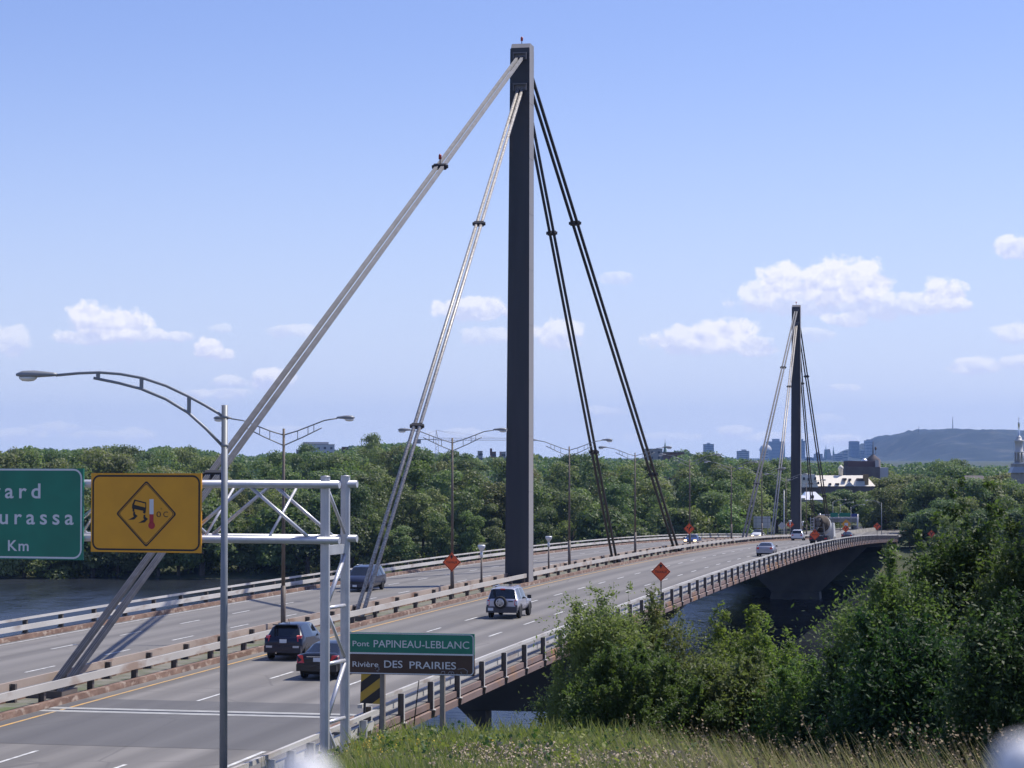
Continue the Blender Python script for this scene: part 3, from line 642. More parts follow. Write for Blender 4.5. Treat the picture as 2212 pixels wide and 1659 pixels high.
# ------------------------------------------------------------------ bridge name sign
ZS = 69.0; c = at(892, 1458, ZS); sx = ZS/5000
ns = empty('road_sign', (c.x, c.y, c.z), BROT, 'green and brown sign reading Pont PAPINEAU-LEBLANC, Rivière DES PRAIRIES on two posts', 'road sign')
x0, x1, zh, zm = (744-892)*sx, (1028-892)*sx, 90*sx, 45.5*sx
p = MB(); p.poly([(x0,zm),(x1,zm),(x1,zh),(x0,zh)], -.03, .03); p.build('upper_panel', M_sgreen, ns)
p = MB(); p.poly([(x0,0),(x1,0),(x1,zm-.002),(x0,zm-.002)], -.03, .03); p.build('lower_panel', M_sbrown, ns)
f = MB(); frame_line(f, rrect(x0+.015,.015,x1-.02,zh-.012,.12), rrect(x0+.045,.045,x1-.05,zh-.042,.09), -.034); f.add([(x0+.03,-.035,zm-.028),(x1-.035,-.035,zm-.028),(x1-.035,-.035,zm+.02),(x0+.03,-.035,zm+.02)], [(0,1,2,3)]); f.build('border', M_sign_w, ns)
t = MB(); k = .8015*0.7855/0.7855
def nsx(zx): return ((900 + zx/4.424)*.78551 - 892)*sx
def nsz(zy): return (1458 - (1700 + zy/4.424)*.78551)*sx
for txt, a_, b_, zb_, cap, bo in (('Pont',287,497,352,.165,.006),('PAPINEAU-LEBLANC',553,1745,362,.225,.004),('Rivière',287,612,602,.165,.006),('DES',685,915,606,.22,.006),('PRAIRIES',1003,1582,612,.22,.006)):
    t = MB(); add_text(t, txt, nsx(a_), nsz(zb_), cap, -.034, 'L', 1, bo, width=nsx(b_)-nsx(a_)); t.build('lettering', M_sign_w, ns, fix=False)
gr = MB()
def scrib(pts, r=.009): gr.tube([(nsx(a), -.036, nsz(b)) for a, b in pts], r, 4)
scrib([(1395,670),(1405,640),(1440,640),(1445,670),(1470,690),(1500,640),(1520,640),(1525,680),(1500,690)]); scrib([(1530,640),(1555,650),(1550,690),(1590,670),(1600,665)]); scrib([(1600,610),(1680,600),(1725,630),(1715,675),(1660,685),(1640,640),(1650,675)])
scrib([(575,620),(600,590),(630,630),(590,650),(570,620),(625,600),(600,655),(620,650)]); gr.build('graffiti', mat('graffiti_spray', (.42,.43,.45), .7), ns)
for xd in (823, 956):
    q = MB(); xx = (xd-892)*sx; q.box((xx, .1, .2 - 1.1), (.14, .14, 2*1.1 + 1.2)); q.build('post', mat('wooden_sign_post', (.20,.17,.15), .85, col2=(.26,.23,.2), nscale=6, stretch=(1,1,.2)), ns)
# hazard marker board at the rail end
ZM = 76; c = at(803, 1520, ZM); sx = ZM/5000
hm = empty('hazard_marker', (c.x, c.y, c.z), (0, R_(2), -TH), 'tilted hazard board with black and yellow stripes under the left of the name sign', 'hazard marker')
w2, hh = .39, 1.2
p = MB(); p.poly([(-w2,0),(w2,0),(w2,hh),(-w2,hh)], -.012, .012); p.build('board', mat('hazard_yellow', (.50,.31,.03), .55, col2=(.42,.27,.04), nscale=3), hm)
st = MB()
for a in (-.30, .36, 1.02):
    pts = []                                    # stripe rising to the right, clipped to the board
    lo0, lo1, b = a - .02, a + .78*.78, .34
    poly = [(-w2,lo0),(w2,lo1),(w2,lo1+b),(-w2,lo0+b)]
    def clip(P, f):
        o = []
        for i in range(len(P)):
            A, B = P[i], P[(i+1) % len(P)]; fa, fb = f(A), f(B)
            if fa >= 0: o.append(A)
            if fa*fb < 0: t_ = fa/(fa-fb); o.append((A[0]+(B[0]-A[0])*t_, A[1]+(B[1]-A[1])*t_))
        return o
    poly = clip(clip(poly, lambda P: P[1]), lambda P: hh - P[1])
    if len(poly) > 2: st.add([(x,-.015,z) for x, z in poly], [tuple(range(len(poly)))])
st.build('stripes', M_sblk, hm)
for xx in (-.25, .3): q = MB(); q.box((xx,.05,-.35), (.07,.06,2.0)); q.build('post', M_dark, hm)
c = at(905, 1470, 74); b = at(894, 1568, 74); sk = MB(); sk.tube([(0,0,0), c - b], .022, 6); tag(sk.build('marker_stake', M_dark, None, b), 'thin dark stake leaning in the grass between the posts of the name sign', 'stake')
# ------------------------------------------------------------------ orange roadworks signs
M_or = mat('sign_orange', (.88,.125,.028), .5, col2=(.80,.11,.026), nscale=2.5)
def travaux(label, loc, rotz, r=.6, words=True, post=None, symbol='arrow', wpost=0.0, name='roadworks_sign', tilt=0.0):
    e = empty(name, loc, (0, tilt, rotz), label, 'roadworks sign', 'orange roadworks diamonds')
    p = MB(); p.poly([(0,-r),(r,0),(0,r),(-r,0)], -.012, .012); p.build('panel', M_or, e)
    q = MB(); o = [(0,-r+.035),(r-.035,0),(0,r-.035),(-r+.035,0)]; i = [(a*(r-.075)/(r-.035), b*(r-.075)/(r-.035)) for a, b in o]; frame_line(q, o, i, -.015)
    y = -.0155
    if words:
        add_text(q, 'TRAVAUX', 0, -.08*r/.6, .165*r/.6, y, 'C', 1.1, .012, width=1.22*r)
    k = r/.6
    if symbol == 'arrow':
        q.add([(-.09*k,y,.27*k),(.09*k,y,.27*k),(.03*k,y,.34*k),(.12*k,y,.36*k),(0,y,.47*k),(-.12*k,y,.36*k),(-.03*k,y,.34*k)], [tuple(range(7))]); q.add([(-.02*k,y,.2*k),(.02*k,y,.2*k),(.02*k,y,.268*k),(-.02*k,y,.268*k)], [(0,1,2,3)])
    else:                                       # bent road pictogram
        q.add([(-.05*k,y,-.3*k),(.05*k,y,-.3*k),(.05*k,y,-.05*k),(.2*k,y,.12*k),(.12*k,y,.2*k),(-.05*k,y,.03*k)], [tuple(range(6))]); q.add([(.05*k,y,.26*k),(.26*k,y,.26*k),(.26*k,y,.05*k)], [(0,1,2)])
        q.add([(-.26*k,y,.05*k),(-.12*k,y,.05*k),(-.1*k,y,.2*k),(-.24*k,y,.2*k)], [(0,1,2,3)])
    q.build('symbol', M_sblk, e, fix=False)
    if post:
        pp = MB(); pp.box((wpost, .05, (-r-post)/2 + .2), (.07,.05,post + r*1.0 - .1)); pp.build('post', M_dark, e)
    return e
def on_w_at(xd, yd, w):
    s = s_of_x(xd, w); P = W(s, w, 0); d = tan_dir(xd, yd); P.z = CZ + d.z/d.y*P.y; return P, s
P, s_ = on_w_at(973, 1215, 0); P = W(-21.4, 0, P.z) - Vector((DX,DY,0))*.17; travaux('orange TRAVAUX diamond fixed to the lamp pole left of the near pylon', P, -TH, .61)
P, s_ = on_w_at(1427, 1235, 14.1); travaux('orange TRAVAUX diamond standing on the right railing above the green bush', P, -TH, .61, post=1.35)
P, s_ = on_w_at(1490, 1142, 0); P = W(97.3, 0, P.z) - Vector((DX,DY,0))*.17; P.x -= .05; travaux('orange diamond on a median lamp pole beside the blue oncoming car', P, -TH, .64, False, symbol='road')
P, s_ = on_w_at(1706, 1133, 0); travaux('small orange diamond on the median just left of the far pylon base', P, -TH+.25, .68, False, post=1.5, symbol='road')
P, s_ = on_w_at(1759, 1155, 14.1); travaux('orange TRAVAUX diamond on the right railing in front of the concrete mixer', P, -TH, .62, True, post=1.4)
P, s_ = on_w_at(1893.5, 1137, 14.1); travaux('orange diamond at the far end of the bridge left of a slim lamp pole', P, -TH, .68, False, post=1.6, symbol='road')
P, s_ = on_w_at(1826, 1142, 13.2); travaux('orange diamond mostly hidden behind the drum of the concrete mixer', P, -TH, .55, False, post=1.6, symbol='road')
for xd, yd, Y, r, l in ((1960.5,1146,520,.72,'small orange diamond beyond the bridge just left of the dark riverside trees'),(2012,1153,470,.8,'orange diamond at the edge of the dark riverside trees, right of a smaller one'),(2034,1161,500,.62,'rightmost orange diamond, low and nearly hidden among dark riverside trees')):
    P = at(xd, yd, Y); travaux(l, P, -TH, r, False, post=P.z - r - 6.0, symbol='road')
P, s_ = on_w_at(1694, 1137, -.3); e = empty('road_sign', P + Vector((0, 4, 0)), (0, 0, -TH+.2), 'bare grey back of a diamond sign beside the far pylon', 'road sign')
p = MB(); p.poly([(0,-.66),(.66,0),(0,.66),(-.66,0)], -.012, .012); p.build('panel', M_alu, e); p = MB(); p.box((0,-.04,-.9),(.06,.04,2.2)); p.build('post', M_alu, e)
# back of a big board on the far left roadside
P = at(1646, 1128, 480); e = empty('road_sign', (P.x, P.y, 6.6), (0,0,-TH), 'large grey sign back with a grid, behind the far pale cables', 'road sign')
p = MB(); z = P.z - 6.6; p.poly([(-1.75,z-1.2),(1.75,z-1.2),(1.75,z+1.2),(-1.75,z+1.2)], -.03, .03); p.build('panel', M_alu, e)
p = MB()
for xx in (-1.2,0,1.2): p.box((xx,-.06,z),(.1,.06,2.36))
for zz in (-.8,0,.8): p.box((0,-.1,z+zz),(3.4,.05,.08))
p.build('stiffener', M_lamp, e)
for xx in (-1.2,1.2): p = MB(); p.box((xx,.1,z/2-.4),(.14,.14,z+1.0)); p.build('post', M_lamp, e)
# ------------------------------------------------------------------ vehicles
def paint(name, c, metal=.3): return mat(name, c, .3, metal if sum(c) > .6 else 0, coat=.35, spec=.4)
M_win = mat('car_window', (.012,.015,.018), .04, spec=.95)
M_tyre = mat('tyre', (.018,.018,.02), .85); M_rim = mat('alloy_rim', (.62,.62,.64), .3, .8)
M_tail = mat('tail_light', (.62,.02,.025), .25, coat=.5); M_clad = mat('grey_cladding', (.055,.055,.065), .65); M_plate = mat('licence_plate', (.62,.66,.70), .5)
M_lite = mat('headlight', (.7,.72,.74), .12, coat=.5); M_lit = mat('headlight_on', (1,.9,.7), .3, emit=(1,.78,.42,3.5)); M_under = mat('underbody', (.012,.012,.013), .8)
M_chrome = mat('chrome', (.7,.7,.72), .15, .9)
def car(label, cat, loc, rot, body, st, flags, Wd, wheels, rwheel, bottom=.3, group=None, name='car', clad=None, parts=None):
    """st: (y, zb, zbelt, ztop, half belt, half top) from rear to front"""
    e = empty(name, loc, rot, label, cat, group)
    def sec(t):
        y, zb, zl, zt, hb, ht = t; m_ = zb + (zl - zb)*.45
        R = [(0,zb),(hb*.86,zb),(hb*.98,zb+.1),(hb*1.02,m_),(hb,zl),(ht,zt-.05),(ht*.8,zt),(0,zt+.015)]
        return [(x,y,z) for x, z in R] + [(-x,y,z) for x, z in R[-2:0:-1]]
    S = [sec(t) for t in st]; n = len(S[0]); V = [v for s in S for v in s]
    B = MB(); G = MB(); B.v = list(V); G.v = list(V)
    glassrows_side = {4, n-5-0}
    for i in range(len(S) - 1):
        fl = flags[i]
        for j in range(n):
            f = (i*n+j, i*n+(j+1) % n, (i+1)*n+(j+1) % n, (i+1)*n+j)
            side = j in (4, n-5); top = j in (5, 6, 7, 8)
            glass = (fl == 'S' and side) or (fl in 'WT' and top) or (fl == 'T' and side)
            T = G if glass else B; T.f.append(f); T.m.append(0); T.sm.append(True)
    for i, rev in ((0, False), (len(S)-1, True)):
        f = tuple(i*n+j for j in range(n)); B.f.append(f[::-1] if rev else f); B.m.append(0); B.sm.append(False)
    def comp(mb):
        used = sorted({i for f in mb.f for i in f}); mp = {a: b for b, a in enumerate(used)}
        mb.v = [mb.v[i] for i in used]; mb.f = [tuple(mp[i] for i in f) for f in mb.f]; return mb
    comp(B).build('body', body, e)
    if G.f: comp(G).build('window', M_win, e)
    u = MB(); y0, y1 = st[0][0], st[-1][0]; u.box((0,(y0+y1)/2,bottom-.02),(Wd*.8,(y1-y0)*.9,.16)); u.build('underbody', M_under, e)
    for yw in wheels:
        for sg in (-1, 1):
            wx = sg*(Wd/2 - .1); Mx = Matrix.Rotation(R_(90), 3, 'Y') @ Matrix.Identity(3)
            we = empty('wheel', (wx, yw, rwheel)); we.parent = e
            t = MB(); t.lathe([(rwheel*.62,-.1),(rwheel*.92,-.11),(rwheel,-.07),(rwheel,.07),(rwheel*.92,.11),(rwheel*.62,.1)], 20, (0,0,0), Mx); t.build('tyre', M_tyre, we)
            r = MB(); r.lathe([(0,sg*.075),(rwheel*.2,sg*.085),(rwheel*.6,sg*.07),(rwheel*.64,sg*.1),(rwheel*.64,-sg*.05),(0,-sg*.05)], 18, (0,0,0), Mx); r.build('rim', M_rim, we)
            a = MB(); a.lathe([(rwheel*1.02,-.02),(rwheel*1.22,-.02),(rwheel*1.22,.015),(rwheel*1.02,.015)], 20, (sg*(Wd/2+.004),yw,rwheel+.03), Mx)
            a.f = [f for f in a.f if all(a.v[i][2] > bottom - .05 for i in f)]; a.m = a.m[:len(a.f)]; a.sm = a.sm[:len(a.f)]
            a.build('wheel_arch', clad or M_under, e)
    return e
def part(e, name, m, fn):
    q = MB(); fn(q); return q.build(name, m, e)
def on_road(s, w, oncoming=False):
    sl = (zd(s + 2) - zd(s - 2)) / 4
    return W(s, w, zd(s) + .012), ((-sl if oncoming else sl), 0, -TH + (math.pi if oncoming else 0))
def bx(e, name, m, c, d, rot=None): return part(e, name, m, lambda q: q.box(c, d, rot))
# dark hatchback
L_, R0 = on_road(-68.6, 3.42)
h = car('dark navy hatchback with a rounded tail in the lane beside the median', 'car', L_, R0, paint('navy_paint', (.012,.016,.035)),
  [(0,.42,.78,.80,.80,.78),(.04,.36,.98,1.0,.86,.80),(.10,.34,1.02,1.05,.87,.76),(.42,.33,1.02,1.50,.88,.62),(.75,.33,1.0,1.56,.885,.60),(1.6,.3,.98,1.59,.89,.60),(2.5,.3,.96,1.55,.89,.58),(3.35,.3,.95,1.03,.88,.72),(4.1,.32,.80,.86,.85,.70),(4.4,.4,.62,.66,.74,.6)],
  'BBWSSSWBB', 1.76, (.75,3.45), .32)
bx(h,'bumper',paint('navy_paint',(0,0,0)),(0,-.03,.5),(1.7,.14,.3)); bx(h,'licence_plate',M_plate,(0,-.01,.86),(.32,.03,.16))
for sg in (-1,1):
    part(h,'tail_light',M_tail,lambda q: q.hexa([(sg*.66,.0,.85),(sg*.86,.06,.85),(sg*.87,.2,.88),(sg*.66,.05,.9)],[(sg*.62,.03,1.08),(sg*.83,.12,1.1),(sg*.82,.3,1.12),(sg*.62,.1,1.12)]))
    bx(h,'reflector',mat('fog_reflector',(.5,.5,.52),.25),(sg*.62,-.105,.62),(.28,.02,.09)); bx(h,'mirror',M_sblk,(sg*.98,2.9,1.05),(.2,.12,.14))
part(h,'aerial',M_sblk,lambda q: q.tube([(0,.95,1.58),(0,.8,1.8)],.012,5)); bx(h,'spoiler',paint('navy_paint',(0,0,0)),(0,.4,1.55),(1.15,.24,.045),(-.12,0,0)); bx(h,'exhaust',M_chrome,(-.3,-.05,.36),(.08,.1,.08))
# black sedan
L_, R0 = on_road(-77.0, 7.5)
d = car('black sedan with bright red tail lights behind the gantry legs', 'car', L_, R0, paint('black_paint', (.012,.013,.018)),
  [(0,.42,.80,.84,.80,.74),(.05,.34,.98,1.02,.86,.78),(.5,.32,1.0,1.06,.88,.74),(.62,.32,1.0,1.07,.88,.72),(1.35,.3,.98,1.38,.885,.58),(1.7,.3,.97,1.43,.885,.56),(2.5,.3,.95,1.42,.885,.56),(3.35,.3,.93,1.02,.88,.72),(4.2,.32,.78,.84,.85,.7),(4.6,.4,.6,.64,.74,.6)],
  'BBBWSSWBB', 1.76, (.85,3.6), .31)
bx(d,'bumper',paint('black_paint',(0,0,0)),(0,-.04,.5),(1.7,.14,.28)); bx(d,'licence_plate',M_plate,(0,-.01,.82),(.32,.03,.16))
for sg in (-1,1): part(d,'tail_light',M_tail,lambda q: q.hexa([(sg*.54,-.03,.68),(sg*.85,.0,.68),(sg*.89,.14,.7),(sg*.54,.08,.7)],[(sg*.62,.0,1.0),(sg*.84,.05,.98),(sg*.87,.18,.99),(sg*.66,.1,.99)])); bx(d,'mirror',M_sblk,(sg*.97,2.9,1.02),(.2,.12,.14))
bx(d,'trunk_trim',M_chrome,(0,.0,.94),(.9,.02,.03))
# silver off-roader with the spare wheel
L_, R0 = on_road(-39.35, 7.12)
sv = paint('silver_paint', (.50,.50,.56), .5)
j = car('silver off-roader with a spare wheel on its tailgate and roof rails', 'suv', L_, R0, sv,
  [(0,.55,.98,1.0,.86,.83),(.03,.45,1.06,1.08,.885,.82),(.09,.45,1.09,1.12,.885,.80),(.26,.45,1.09,1.66,.885,.68),(.42,.45,1.08,1.72,.885,.67),(1.25,.42,1.07,1.74,.89,.67),(1.33,.42,1.07,1.74,.89,.67),(2.1,.42,1.06,1.73,.89,.66),(2.5,.42,1.05,1.7,.89,.65),(3.0,.42,1.05,1.12,.885,.74),(4.05,.45,.98,1.04,.86,.72),(4.35,.5,.75,.8,.78,.66)],
  'BBWBSBSSWBB', 1.82, (.88,3.5), .36, .42, clad=M_clad)
part(j,'rear_bumper',M_clad,lambda q: (q.box((0,-.06,.52),(1.78,.2,.34)), q.box((-.83,.2,.62),(.1,.5,.3)), q.box((.83,.2,.62),(.1,.5,.3))))
sp = empty('spare_wheel', (-.07,-.14,.92)); sp.parent = j
Mz = Matrix.Rotation(R_(90), 3, 'X')
part(sp,'tyre',M_tyre,lambda q: q.lathe([(.2,-.11),(.33,-.12),(.36,-.07),(.36,.07),(.33,.12),(.2,.11)],24,(0,0,0),Mz))
def spokes(q):
    q.lathe([(.0,.1),(.06,.105),(.06,.08),(0,.08)],12,(0,0,0),Mz); q.lathe([(.19,.11),(.235,.115),(.235,.06),(.19,.06)],24,(0,0,0),Mz)
    for i in range(6):
        a = math.pi*i/3; q.box((.12*math.cos(a),-.095,.12*math.sin(a)),(.2,.03,.065),(0,-a,0))
    q.lathe([(0,.04),(.2,.04),(.2,.03),(0,.03)],24,(0,0,0),Mz,1)
q = MB(); spokes(q); q.build('rim',[M_rim,M_under],sp)
for sg in (-1,1):
    part(j,'tail_light',M_tail,lambda q: q.hexa([(sg*.72,-.012,.74),(sg*.89,.02,.74),(sg*.9,.1,.74),(sg*.72,.06,.74)],[(sg*.72,.0,1.05),(sg*.875,.03,1.05),(sg*.885,.12,1.05),(sg*.72,.08,1.05)]))
    part(j,'roof_rail',M_chrome,lambda q: (q.tube([(sg*.6,.5,1.73),(sg*.6,.55,1.8),(sg*.6,2.2,1.8),(sg*.6,2.3,1.73)],.022,6)))
    bx(j,'mirror',M_sblk,(sg*1.02,2.75,1.12),(.22,.14,.2))
    bx(j,'side_moulding',sv,(sg*.91,2.2,.72),(.03,1.5,.1))
part(j,'roof_rack_bar',M_chrome,lambda q: (q.box((0,.6,1.81),(1.3,.05,.03)), q.box((0,1.9,1.81),(1.3,.05,.03))))
bx(j,'licence_plate',M_plate,(-.62,-.175,.54),(.3,.02,.16)); bx(j,'brake_light',M_tail,(0,.2,1.66),(.24,.08,.07)); bx(j,'tailgate_handle',M_sblk,(.5,-.0,.98),(.26,.05,.06))
# dark blue minivan coming towards us
L_, R0 = on_road(-8.6, -8.75, True)
M_navy2 = paint('dark_blue_paint', (.02,.026,.055))
def rev(st, L): return [(L - t[0],) + t[1:] for t in st][::-1]
v = car('dark blue minivan coming towards the camera behind the pale inner cables', 'minivan', L_, R0, M_navy2,
  [(-.0,.42,.95,1.0,.88,.82),(.06,.34,1.05,1.1,.93,.82),(.3,.33,1.06,1.62,.94,.68),(.6,.33,1.05,1.70,.95,.67),(1.6,.3,1.03,1.74,.955,.67),(2.6,.3,1.02,1.72,.955,.66),(3.1,.3,1.01,1.64,.95,.64),(3.9,.3,.98,1.08,.94,.80),(4.6,.34,.86,.92,.92,.78),(4.85,.42,.66,.7,.82,.7)],
  'BWSSSSWBB', 1.9, (.95,3.95), .34)
for sg in (-1,1):
    part(v,'headlight',M_lite,lambda q: q.hexa([(sg*.5,4.8,.62),(sg*.84,4.66,.62),(sg*.84,4.55,.64),(sg*.5,4.7,.64)],[(sg*.55,4.74,.8),(sg*.86,4.55,.82),(sg*.86,4.5,.82),(sg*.55,4.66,.82)])); bx(v,'mirror',M_sblk,(sg*1.06,3.55,1.08),(.22,.14,.2))
    part(v,'roof_rail',M_chrome,lambda q: q.tube([(sg*.56,.9,1.74),(sg*.56,2.4,1.78)],.02,5))
bx(v,'grille',M_sblk,(0,4.83,.62),(.8,.06,.16)); bx(v,'front_bumper',M_navy2,(0,4.86,.44),(1.7,.14,.22)); bx(v,'licence_plate',M_plate,(0,4.95,.42),(.3,.02,.14))
# small cars further off
SED = [(0,.42,.80,.84,.80,.74),(.05,.34,.98,1.02,.86,.78),(.55,.32,1.0,1.06,.88,.72),(1.3,.3,.98,1.38,.885,.58),(1.7,.3,.97,1.43,.885,.56),(2.5,.3,.95,1.42,.885,.56),(3.35,.3,.93,1.02,.88,.72),(4.2,.32,.78,.84,.85,.7),(4.55,.4,.6,.64,.74,.6)]
def small(label, cat, s, w, oncoming, colr, st, fl, Wd, wh, name='car', lit=False, H=None):
    L_, R0 = on_road(s, w, oncoming); e = car(label, cat, L_, R0, colr, st, fl, Wd, wh, .32, name=name)
    y1 = st[-1][0]
    for sg in (-1,1):
        bx(e,'headlight',M_lit if lit else M_lite,(sg*.6,y1-.12,.68),(.34,.3,.17)); bx(e,'tail_light',M_tail,(sg*.68,.04,.86),(.26,.12,.18)); bx(e,'mirror',M_sblk,(sg*(Wd/2+.1),y1*.63,1.04),(.2,.12,.14))
    bx(e,'bumper',colr,(0,-.03,.5),(Wd*.94,.14,.26)); bx(e,'grille',M_sblk,(0,y1-.02,.55),(.7,.06,.14)); return e
small('blue sedan with headlights on coming towards the camera beside an orange diamond','car',130.5,-3.7,True,paint('blue_paint',(.02,.035,.12)),SED,'BBWSSWBB',1.76,(.85,3.55),lit=True)
small('white car with glowing headlights far off, left of the far pale cables','car',213.5,-3.7,True,paint('white_paint',(.62,.63,.66),.0),[(a,b,c_*1.15,d_*1.22,e_,f_) for a,b,c_,d_,e_,f_ in SED],'BBWSSWBB',1.8,(.85,3.55),lit=True)
small('silver grey sedan in the right lane beside the outer railing','car',72.9,10.95,False,paint('grey_silver_paint',(.33,.33,.38),.4),SED,'BBWSSWBB',1.76,(.85,3.55))
VAN = [(0,.42,.95,1.0,.88,.82),(.06,.34,1.05,1.1,.93,.82),(.3,.33,1.06,1.58,.94,.70),(.6,.33,1.05,1.70,.95,.68),(1.6,.3,1.03,1.74,.955,.67),(2.6,.3,1.02,1.72,.955,.66),(3.1,.3,1.01,1.64,.95,.64),(3.9,.3,.98,1.08,.94,.80),(4.6,.34,.86,.92,.92,.78),(4.85,.42,.66,.7,.82,.7)]
small('pale silver minivan seen from behind at the foot of the far pylon','minivan',200.5,3.6,False,paint('pale_silver_paint',(.55,.57,.62),.3),VAN,'BWSSSSWBB',1.9,(.95,3.95),name='minivan')
small('dark car half hidden to the right of the concrete mixer','car',s_of_x(1829,10.9)-1.5,10.9,False,paint('charcoal_paint',(.05,.055,.07)),SED,'BBWSSWBB',1.76,(.85,3.55))
# concrete mixer
L_, R0 = on_road(147.5, 10.9)
mx = empty('concrete_mixer', L_, (R0[0], 0, R0[2]-.07), 'concrete mixer truck with a white drum and a dirty brown drum mouth driving away', 'truck')
M_drum = mat('drum_white', (.62,.62,.60), .5, col2=(.5,.49,.46), nscale=.8); M_dirt = mat('dirty_cement', (.055,.042,.03), .9, col2=(.10,.08,.06), nscale=2)
bx(mx,'chassis',M_dark,(0,4.2,.95),(1.0,8.2,.3)); bx(mx,'rear_bumper',M_dark,(0,.12,.75),(2.4,.2,.5))
part(mx,'mudguard',M_clad,lambda q: (q.box((-.95,1.6,1.18),(.6,2.9,.06)), q.box((.95,1.6,1.18),(.6,2.9,.06)), q.box((-.95,.16,.85),(.6,.04,.7)), q.box((.95,.16,.85),(.6,.04,.7))))
dM = Matrix.Rotation(R_(-103), 3, 'X')
q = MB(); q.lathe([(.45,-.1),(.6,.2),(.85,.7),(1.08,1.25),(1.24,1.9)],24,(0,.75,3.2),dM,1); q.lathe([(1.24,1.9),(1.31,2.6),(1.25,3.4),(.95,4.4),(.6,4.9),(0,5.0)],24,(0,.75,3.2),dM,0); q.build('drum',[M_drum,M_dirt],mx)
part(mx,'hopper',mat('hopper_steel',(.13,.125,.12),.6,.2),lambda q: q.lathe([(.16,-.3),(.36,.2),(.32,.2),(.14,-.25)],12,(0,.1,3.3)))
part(mx,'chute',mat('hopper_steel',(.13,.125,.12),.6,.2),lambda q: (q.hexa([(-.2,.1,2.5),(.2,.1,2.5),(.2,.25,2.5),(-.2,.25,2.5)],[(-.3,.0,3.0),(.3,.0,3.0),(.3,.3,3.0),(-.3,.3,3.0)]), q.tube([(0,.1,2.4),(-.6,-.1,1.5)],.16,8)))
part(mx,'ladder',M_galvl,lambda q: [q.box((-1.05+x,.15,2.4),(.05,.05,2.6)) for x in (0,.45)] + [q.box((-.82,.15,1.3+.36*i),(.45,.05,.05)) for i in range(7)])
part(mx,'drum_stand',mat('hopper_steel',(.13,.125,.12),.6,.2),lambda q: (q.box((-.7,.6,1.9),(.14,.3,1.8),(0,.12,0)), q.box((.7,.6,1.9),(.14,.3,1.8),(0,-.12,0)), q.box((0,.6,2.3),(1.4,.2,.16))))
part(mx,'cab',M_drum,lambda q: q.hexa([(-1.2,6.6,.6),(1.2,6.6,.6),(1.2,8.6,.6),(-1.2,8.6,.6)],[(-1.15,6.6,2.9),(1.15,6.6,2.9),(1.1,8.1,2.9),(-1.1,8.1,2.9)]))
for yw in (1.1, 2.3, 7.6):
    for sg in (-1,1):
        Mx = Matrix.Rotation(R_(90), 3, 'Y'); we = empty('wheel', (sg*1.0, yw, .52)); we.parent = mx
        part(we,'tyre',M_tyre,lambda q: q.lathe([(.3,-.22),(.5,-.24),(.52,-.15),(.52,.15),(.5,.24),(.3,.22)],18,(0,0,0),Mx)); part(we,'rim',M_rim,lambda q: q.lathe([(0,sg*.1),(.3,sg*.18),(.3,-.1),(0,-.1)],14,(0,0,0),Mx))
for sg in (-1,1): bx(mx,'tail_light',M_tail,(sg*1.0,-.0,.8),(.3,.05,.16))
# rounded tops of the overpass railing right in front of the lens
M_fp = mat('white_fence_paint', (.72,.72,.74), .45)
for xd, yd, lab in ((658, 1628, 'blurred white rounded fence post at the bottom edge, below the gantry legs'), (2214, 1590, 'blurred white rounded fence post top in the bottom right corner')):
    P = at(xd, yd, 1.0); e = empty('fence_post', (P.x, P.y, 23.3), (0,0,0), lab, 'fence post', 'white posts of the overpass fence'); r = .0145; z = P.z - 23.3
    q = MB(); q.tube([(0,0,0),(0,0,z-.06)], .012, 12); q.build('pole', M_fp, e)
    q = MB(); q.lathe([(.012,z-.07),(r,z-.05),(r,z-.026)] + [(r*math.cos(a), z - r + r*math.sin(a)) for a in (.3,.6,.9,1.2,1.57)], 20); q.build('cap', M_fp, e)
q = MB(); q.box((0,1.4,22.9),(60,1.8,.8)); tag(q.build('overpass_ledge', M_conc), kind='structure')
# ------------------------------------------------------------------ distance: hill, town
M_hill = mat('wooded_hill', (.008,.018,.02), .95, col2=(.022,.036,.032), nscale=.022, col3=(.065,.07,.06), n3=.009)
def hill():
    pts = [(2330,1262),(2360,1256),(2380,1248),(2412,1231),(2440,1213),(2462,1201),(2480,1194),(2520,1188),(2560,1184),(2600,1180),(2625,1179),(2660,1182),(2700,1185),(2760,1184),(2830,1186),(2950,1190),(3100,1200),(3300,1215),(3600,1245),(3900,1262)]
    Yh = 9000.0; prof = [(atS(x, y, Yh).x, atS(x, y, Yh).z) for x, y in pts]
    xs = np.linspace(prof[0][0]-200, prof[-1][0], 150); zs = np.interp(xs, [p[0] for p in prof], [p[1] for p in prof])
    ys = np.linspace(-1600, 1600, 40); V = []
    rr = np.random.default_rng(3); N1 = rr.normal(size=(60, 160))
    for j, yv in enumerate(ys):
        f = max(0, 1 - (yv/1600)**2)**1.0 if yv < 0 else max(0, 1-(yv/1600)**2)
        for i, xv in enumerate(xs):
            n = 9*math.sin(xv*.011+yv*.007) + 7*math.sin(xv*.023-yv*.017+1) + 3*N1[j, i]
            V.append((xv, Yh + 1600 + yv if False else Yh + yv, 8 + (zs[i]-8)*f + n*(f*.8 if f < .97 else .25)))
    nx = len(xs); i = np.arange(len(ys)-1)[:, None]*nx + np.arange(nx-1)[None]
    return np_mesh('hills', np.array(V), np.stack([i,i+1,i+nx+1,i+nx],-1).reshape(-1,4), smooth=True)
tag(new_obj('hills', hill(), M_hill), kind='structure')
M_mast = mat('mast_steel', (.2,.2,.22), .6)
